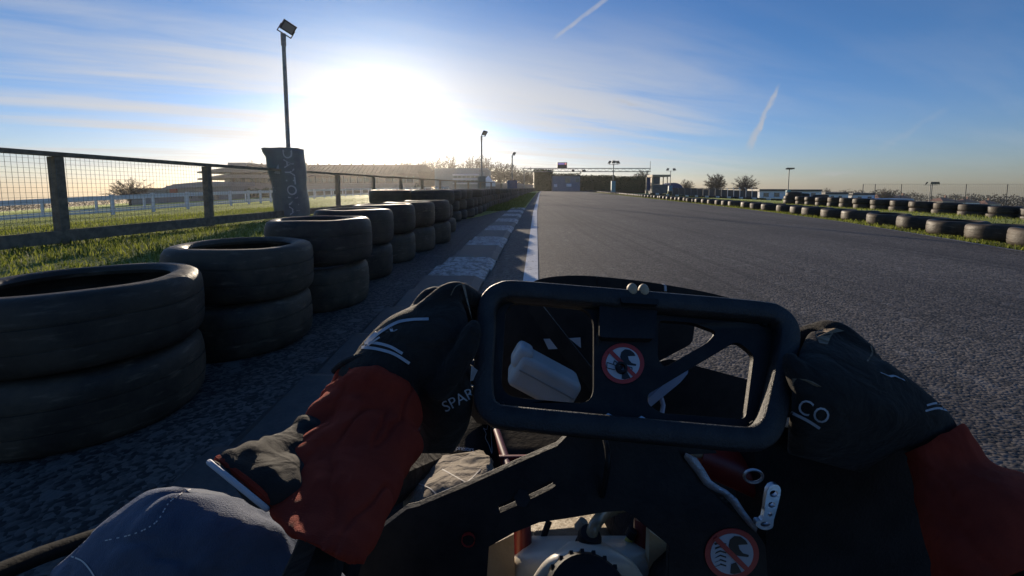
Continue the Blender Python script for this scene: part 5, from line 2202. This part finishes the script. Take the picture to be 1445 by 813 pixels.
finger(b, [(1225, 540, .40), (1190, 525, .43), (1140, 535, .44), (1106, 548, .42), (1100, 560, .40), (1108, 565, .39)], .0105, .0085)
finger(b, [(1220, 570, .395), (1180, 565, .425), (1130, 572, .43), (1100, 580, .41), (1096, 590, .395)], .0095, .0075)
finger(b, [(1165, 600, .35), (1146, 570, .345), (1130, 540, .352), (1116, 508, .365)], .0115, .009)
gr = remeshed(b.build('glove', M_GLOVE, person), .0022, 5)
gr['label'] = 'black right glove with knuckle coloured sunlit tan and pale letters'
t = bvh_of(gr)
text_obj('lettering', 'CO', glove_text(t, 1148, 582, rad(26), 31), M_GPRINT, gr, 1.0, 1.1)
print_line(t, [(1116, 582), (1140, 594), (1157, 605)], 4.0, 'underline', M_GPRINT, gr)
print_line(t, [(1262, 513), (1278, 519), (1292, 529)], 3.5, 'print', M_GPRINT, gr)
print_line(t, [(1308, 572), (1322, 569), (1334, 573)], 3.0, 'print', M_GPRINT, gr)
print_line(t, [(1306, 580), (1324, 576), (1340, 580)], 3.0, 'print', M_GPRINT, gr)
print_line(t, [(1229, 488), (1231, 498), (1224, 510)], 2.5, 'seam', M_GTAN, gr)
b = MB()
vs, fs = [], []
patch = [(1150, 468), (1162, 464), (1180, 463), (1192, 467), (1176, 470), (1172, 476), (1168, 486), (1156, 484), (1152, 476)]  # tan patch paints sunlight onto the black knuckle
for p in patch:
    vs.append(on_surface(t, p[0], p[1], .0012, .41))
b.add(vs, [tuple(range(len(vs)))])
b.build('knuckle_highlight', M_GTAN, gr, False)
b = MB()
vs = [on_surface(t, p[0], p[1], .0012, .38) for p in [(1118, 534), (1136, 535), (1148, 539), (1160, 546), (1118, 545)]]
b.add(vs, [tuple(range(len(vs)))])
b.build('thumb_patch', M_GTAN, gr, False)

# sleeves
def crease(o, amt, sc, seed=0.0):
    """narrow valleys along the zero lines of a noise field, like creased cloth"""
    bm = bmesh.new()
    bm.from_mesh(o.data)
    if len(bm.verts) < 6000:
        bmesh.ops.subdivide_edges(bm, edges=bm.edges, cuts=1, use_grid_fill=True)
    bm.normal_update()
    for v in bm.verts:
        p = Vector((v.co.x * sc[0] + seed, v.co.y * sc[1], v.co.z * sc[2]))
        n_ = noise.noise(p) + .35 * noise.noise(p * 2.7)
        w_ = .5 + noise.noise(p * .6 + Vector((9, 9, seed)))
        v.co -= v.normal * amt * math.exp(-(n_ / .10) ** 2) * max(0, min(1, w_ * 1.4))
    bm.to_mesh(o.data)
    bm.free()
    o.data.shade_smooth()


b = MB()
b.loft([((480, 512), (588, 530), .356, .9), ((462, 540), (592, 560), .345, .9), ((440, 572), (594, 600), .325, .85), ((415, 612), (590, 640), .295, .8), ((385, 660), (575, 690), .262, .75), ((372, 700), (548, 730), .235, .7), ((380, 728), (530, 765), .215, .7), ((410, 765), (515, 800), .20, .7)], 26, 6)
for pts_, r_ in (([(448, 562, .335), (462, 549, .33), (486, 543, .325), (515, 545, .322), (548, 556, .325)], .0062), ([(452, 582, .322), (470, 573, .312), (500, 571, .305), (530, 578, .305), (560, 592, .31)], .0056)):
    P_ = cr([at(*p) for p in pts_], 5)
    b.tube(P_, [r_ * (.35 + .65 * math.sin(math.pi * (i + .5) / len(P_))) for i in range(len(P_))], 10)
sl = b.build('sleeve', M_SLEEVE, person, True, 80)
remeshed(sl, .0024, 7)
bpy.context.view_layer.update()
me_ = bpy.data.meshes.new_from_object(sl.evaluated_get(bpy.context.evaluated_depsgraph_get()))
sl.modifiers.clear()
sl.data = me_
sl['label'] = 'left red sleeve with black elbow panel'


def wrinkle(o, amt, sc, seed=0.0, stretch=(1, 1, 1)):
    bm = bmesh.new()
    bm.from_mesh(o.data)
    bmesh.ops.subdivide_edges(bm, edges=bm.edges, cuts=1, use_grid_fill=True)
    bm.normal_update()
    for v in bm.verts:
        p = Vector((v.co.x * stretch[0], v.co.y * stretch[1], v.co.z * stretch[2]))
        n_ = noise.noise(p * sc + Vector((seed, seed, 0))) + .5 * noise.noise(p * sc * 2.3 + Vector((seed, 0, seed)))
        v.co += v.normal * n_ * amt
    bm.to_mesh(o.data)
    bm.free()
    o.data.shade_smooth()


bm = bmesh.new(); bm.from_mesh(sl.data); bm.normal_update()
ax_ = (at(420, 770, .2) - at(534, 520, .356))
for v in bm.verts:
    t_ = (v.co - at(534, 520, .356)).dot(ax_) / ax_.length_squared
    ph = t_ * 21 + 3.0 * noise.noise(v.co * 16) + v.co.x * 26
    v.co += v.normal * (.0030 * math.sin(ph) * sstep(-.02, .08, t_) * (1 - .6 * sstep(.4, .8, t_)))
bm.to_mesh(sl.data); bm.free()
wrinkle(sl, .0035, 34, 2.0)
crease(sl, .0024, (34, 14, 26), 4.0)
b = MB()
b.loft([((448, 574), (476, 580), .312, .5), ((418, 595), (470, 622), .29, .6), ((384, 614), (455, 660), .265, .65), ((346, 629), (430, 696), .238, .6), ((318, 637), (402, 712), .226, .6), ((297, 654), (376, 717), .219, .55), ((299, 658), (374, 716), .217, .4)], 20, 5)
pn = b.build('elbow_panel', M_PANEL, sl, True, 80)
wrinkle(pn, .004, 45, 5.0)
# piping round the panel's open hem
hl_, hr_ = at(295, 652, .219), at(377, 718.5, .217)
hc, ha = (hl_ + hr_) / 2, (hr_ - hl_) / 2
hb = (hc - EYE).normalized() * ha.length * .56
b = MB()
b.tube([hc + ha * math.cos(math.tau * k / 40) + hb * math.sin(math.tau * k / 40) for k in range(40)], .0014, 8, closed=True)
b.build('piping', M_PIPING, sl)
hk = (at(340, 640, .226) - at(330, 690, .219)).normalized() * .006
hk = (at(400, 660, .25) - hc).normalized() * .006
b = MB()
b.tube([hc + hk + ha * 1.0 * math.cos(math.tau * k / 40) + hb * 1.02 * math.sin(math.tau * k / 40) for k in range(40)], .0022, 8, closed=True)
b.build('red_piping', M_SLEEVE, sl)
b = MB()
b.loft([((1276, 640), (1362, 600), .352, .85), ((1282, 680), (1400, 648), .336, .8), ((1296, 720), (1450, 668), .318, .7), ((1308, 775), (1500, 700), .298, .65), ((1322, 850), (1560, 760), .278, .6)], 26, 6)
sr_ = b.build('sleeve', M_SLEEVE, person, True, 80)
sr_['label'] = 'right red sleeve reaching to the glove'
wrinkle(sr_, .004, 28, 7.0)
crease(sr_, .003, (22, 14, 30), 9.0)

# left leg: thigh and knee near us, shin under the wheel, boot
b = MB()
b.loft([((40, 860), (560, 900), .285, .6), ((70, 815), (500, 835), .288, .6), ((118, 765), (470, 795), .292, .6), ((160, 725), (430, 750), .297, .6), ((205, 692), (375, 715), .303, .6), ((245, 683), (335, 694), .307, .5)], 26, 6)
kn = b.build('trouser_leg', M_TROUSER, person, True, 80)
kn['label'] = 'left grey trouser knee with pale stitching'
wrinkle(kn, .006, 14, 3.0)
crease(kn, .0035, (14, 10, 22), 2.0)
t = bvh_of(kn)
for i in range(24):
    p = i / 24
    pts = cr([Vector((x, y, 0)) for x, y in [(148, 763), (190, 753), (220, 737), (238, 710), (258, 695), (276, 688)]], 8)
    a = pts[int(p * (len(pts) - 1))]
    c = pts[min(len(pts) - 1, int(p * (len(pts) - 1)) + 1)]
    print_line(t, [(a.x, a.y), (a.x * .25 + c.x * .75, a.y * .25 + c.y * .75)], 1.6, 'stitch', M_STITCH, kn, 2, .001)
print_line(t, [(100, 785), (116, 792), (128, 806), (136, 820)], 2.4, 'stitch', M_STITCH, kn, 5, .001)
b = MB()
b.loft([((570, 770), (700, 760), .50, .8), ((570, 735), (700, 720), .54, .8), ((574, 690), (700, 672), .60, .75), ((588, 664), (690, 648), .66, .7), ((600, 648), (682, 636), .70, .7)], 22, 6)
shn = b.build('shin_cloth', M_TROUSER2, person, True, 80)
shn['label'] = 'left trouser shin with crossed stitching'
wrinkle(shn, .006, 30, 1.0)
t = bvh_of(shn)
print_line(t, [(624, 662), (642, 672), (660, 682), (676, 690)], 1.3, 'stitch', M_STITCH, shn, 6, .0015)
print_line(t, [(606, 708), (628, 692), (648, 686), (664, 676), (678, 662)], 1.3, 'stitch', M_STITCH, shn, 6, .0015)
print_line(t, [(590, 682), (608, 690), (622, 706)], 1.3, 'stitch', M_STITCH, shn, 6, .0015)
b = MB()
b.loft([((634, 690), (712, 688), .68, .8), ((630, 655), (706, 652), .72, .85), ((634, 625), (700, 622), .76, .8), ((640, 600), (694, 598), .80, .8), ((642, 575), (690, 572), .86, .8), ((650, 556), (684, 555), .9, .6)], 20, 5)
bt = b.build('boot', M_BOOT, person, True, 70)
bt['label'] = 'black left racing boot with pale lettering'
t = bvh_of(bt)
text_obj('lettering', 'alpinestars', glove_text(t, 654, 633, rad(6), 9.0), M_GPRINT, bt, 1.0, .82)
print_line(t, [(682, 604), (687, 606), (689, 597), (692, 597), (693, 612), (694, 630), (694, 640), (690, 628), (685, 618), (686, 612), (682, 604)], .9, 'star_logo', M_GPRINT, bt, 3, .0012)
print_line(t, [(636, 590), (637, 597), (639, 603)], 3.0, 'reflective_tab', M_PEDAL, bt, 3, .0012)
# right leg, low and nearly straight on the throttle
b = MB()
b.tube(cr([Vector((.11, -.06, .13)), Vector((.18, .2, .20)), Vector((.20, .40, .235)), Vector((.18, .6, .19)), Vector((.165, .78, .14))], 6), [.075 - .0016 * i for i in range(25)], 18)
b.build('trouser_leg', M_PANEL, person, True, 80)['label'] = 'right trouser leg coloured black for deep shade'  # black cloth puts the shade into the colour of the grey trousers
# jacket over the chest and the shoulders, unseen, broadened to block light from behind
b = MB()
rings_ = [(.06, .20, .15, -.14), (.16, .23, .16, -.17), (.28, .23, .15, -.22), (.40, .25, .15, -.24), (.48, .26, .13, -.24), (.53, .18, .10, -.24), (.57, .08, .08, -.24)]
vs = []
for (z, a_, b_, cy_) in rings_:
    for k in range(24):
        t_ = math.tau * k / 24
        vs.append((a_ * math.copysign(abs(math.cos(t_)) ** .8, math.cos(t_)), cy_ + b_ * math.copysign(abs(math.sin(t_)) ** .8, math.sin(t_)), z))
m_ = len(rings_)
b.add(vs, [(i * 24 + k, i * 24 + (k + 1) % 24, (i + 1) * 24 + (k + 1) % 24, (i + 1) * 24 + k) for i in range(m_ - 1) for k in range(24)] + [tuple(range(24)), tuple((m_ - 1) * 24 + k for k in range(24))])
b.build('jacket', M_PANEL, person, True, 80)
# kart seat shell, unseen, added to block light from behind
b = MB()
vs = []
for (z, a_, y0_, y1_) in ((.03, .20, -.34, .10), (.12, .24, -.40, .12), (.24, .25, -.44, -.02), (.40, .24, -.46, -.20)):
    for k in range(21):
        t_ = math.pi + math.pi * k / 20
        vs.append((a_ * math.cos(t_), y1_ + (y1_ - y0_) * math.sin(t_), z))
b.add(vs, [(i * 21 + k, i * 21 + k + 1, (i + 1) * 21 + k + 1, (i + 1) * 21 + k) for i in range(3) for k in range(20)])
so = b.build('seat', M_BPLASTIC, kart, True, 80)
sm_ = so.modifiers.new('s', 'SOLIDIFY'); sm_.thickness = .008
# helmet behind the lens
b = MB()
b.ball((0, -.235, .69), (.13, .15, .14), 28, 18)
b.build('helmet', M_HELMET, person)

#@@HAZE
# ------------------------------------------------------------------ thin haze added for the sun's glare over far things
bpy.context.view_layer.update()
xa_, xb_ = min(xs) - 5, max(xs) + 5
ya_, yb_ = min(ys) - 5, max(ys) + 5
b = MB()
b.box(((xa_ + xb_) / 2, (ya_ + yb_) / 2, -20), (xb_ - xa_, yb_ - ya_, 84))
hzm = bpy.data.materials.new('haze')
hzm.use_nodes = True
q = NG(hzm.node_tree)
q.n.remove(q.n['Principled BSDF'])
pv_ = q.new('ShaderNodeVolumePrincipled')
pv_.inputs['Color'].default_value = (1.0, .97, .93, 1)
pv_.inputs['Density'].default_value = 0.00026
pv_.inputs['Anisotropy'].default_value = 0.78
q.l.new(pv_.outputs[0], q.n['Material Output'].inputs['Volume'])
hz_ = b.build('haze', hzm, None, False)
tag(hz_, 'thin pale haze added over the whole circuit for sun glare', None, None, 'stuff')
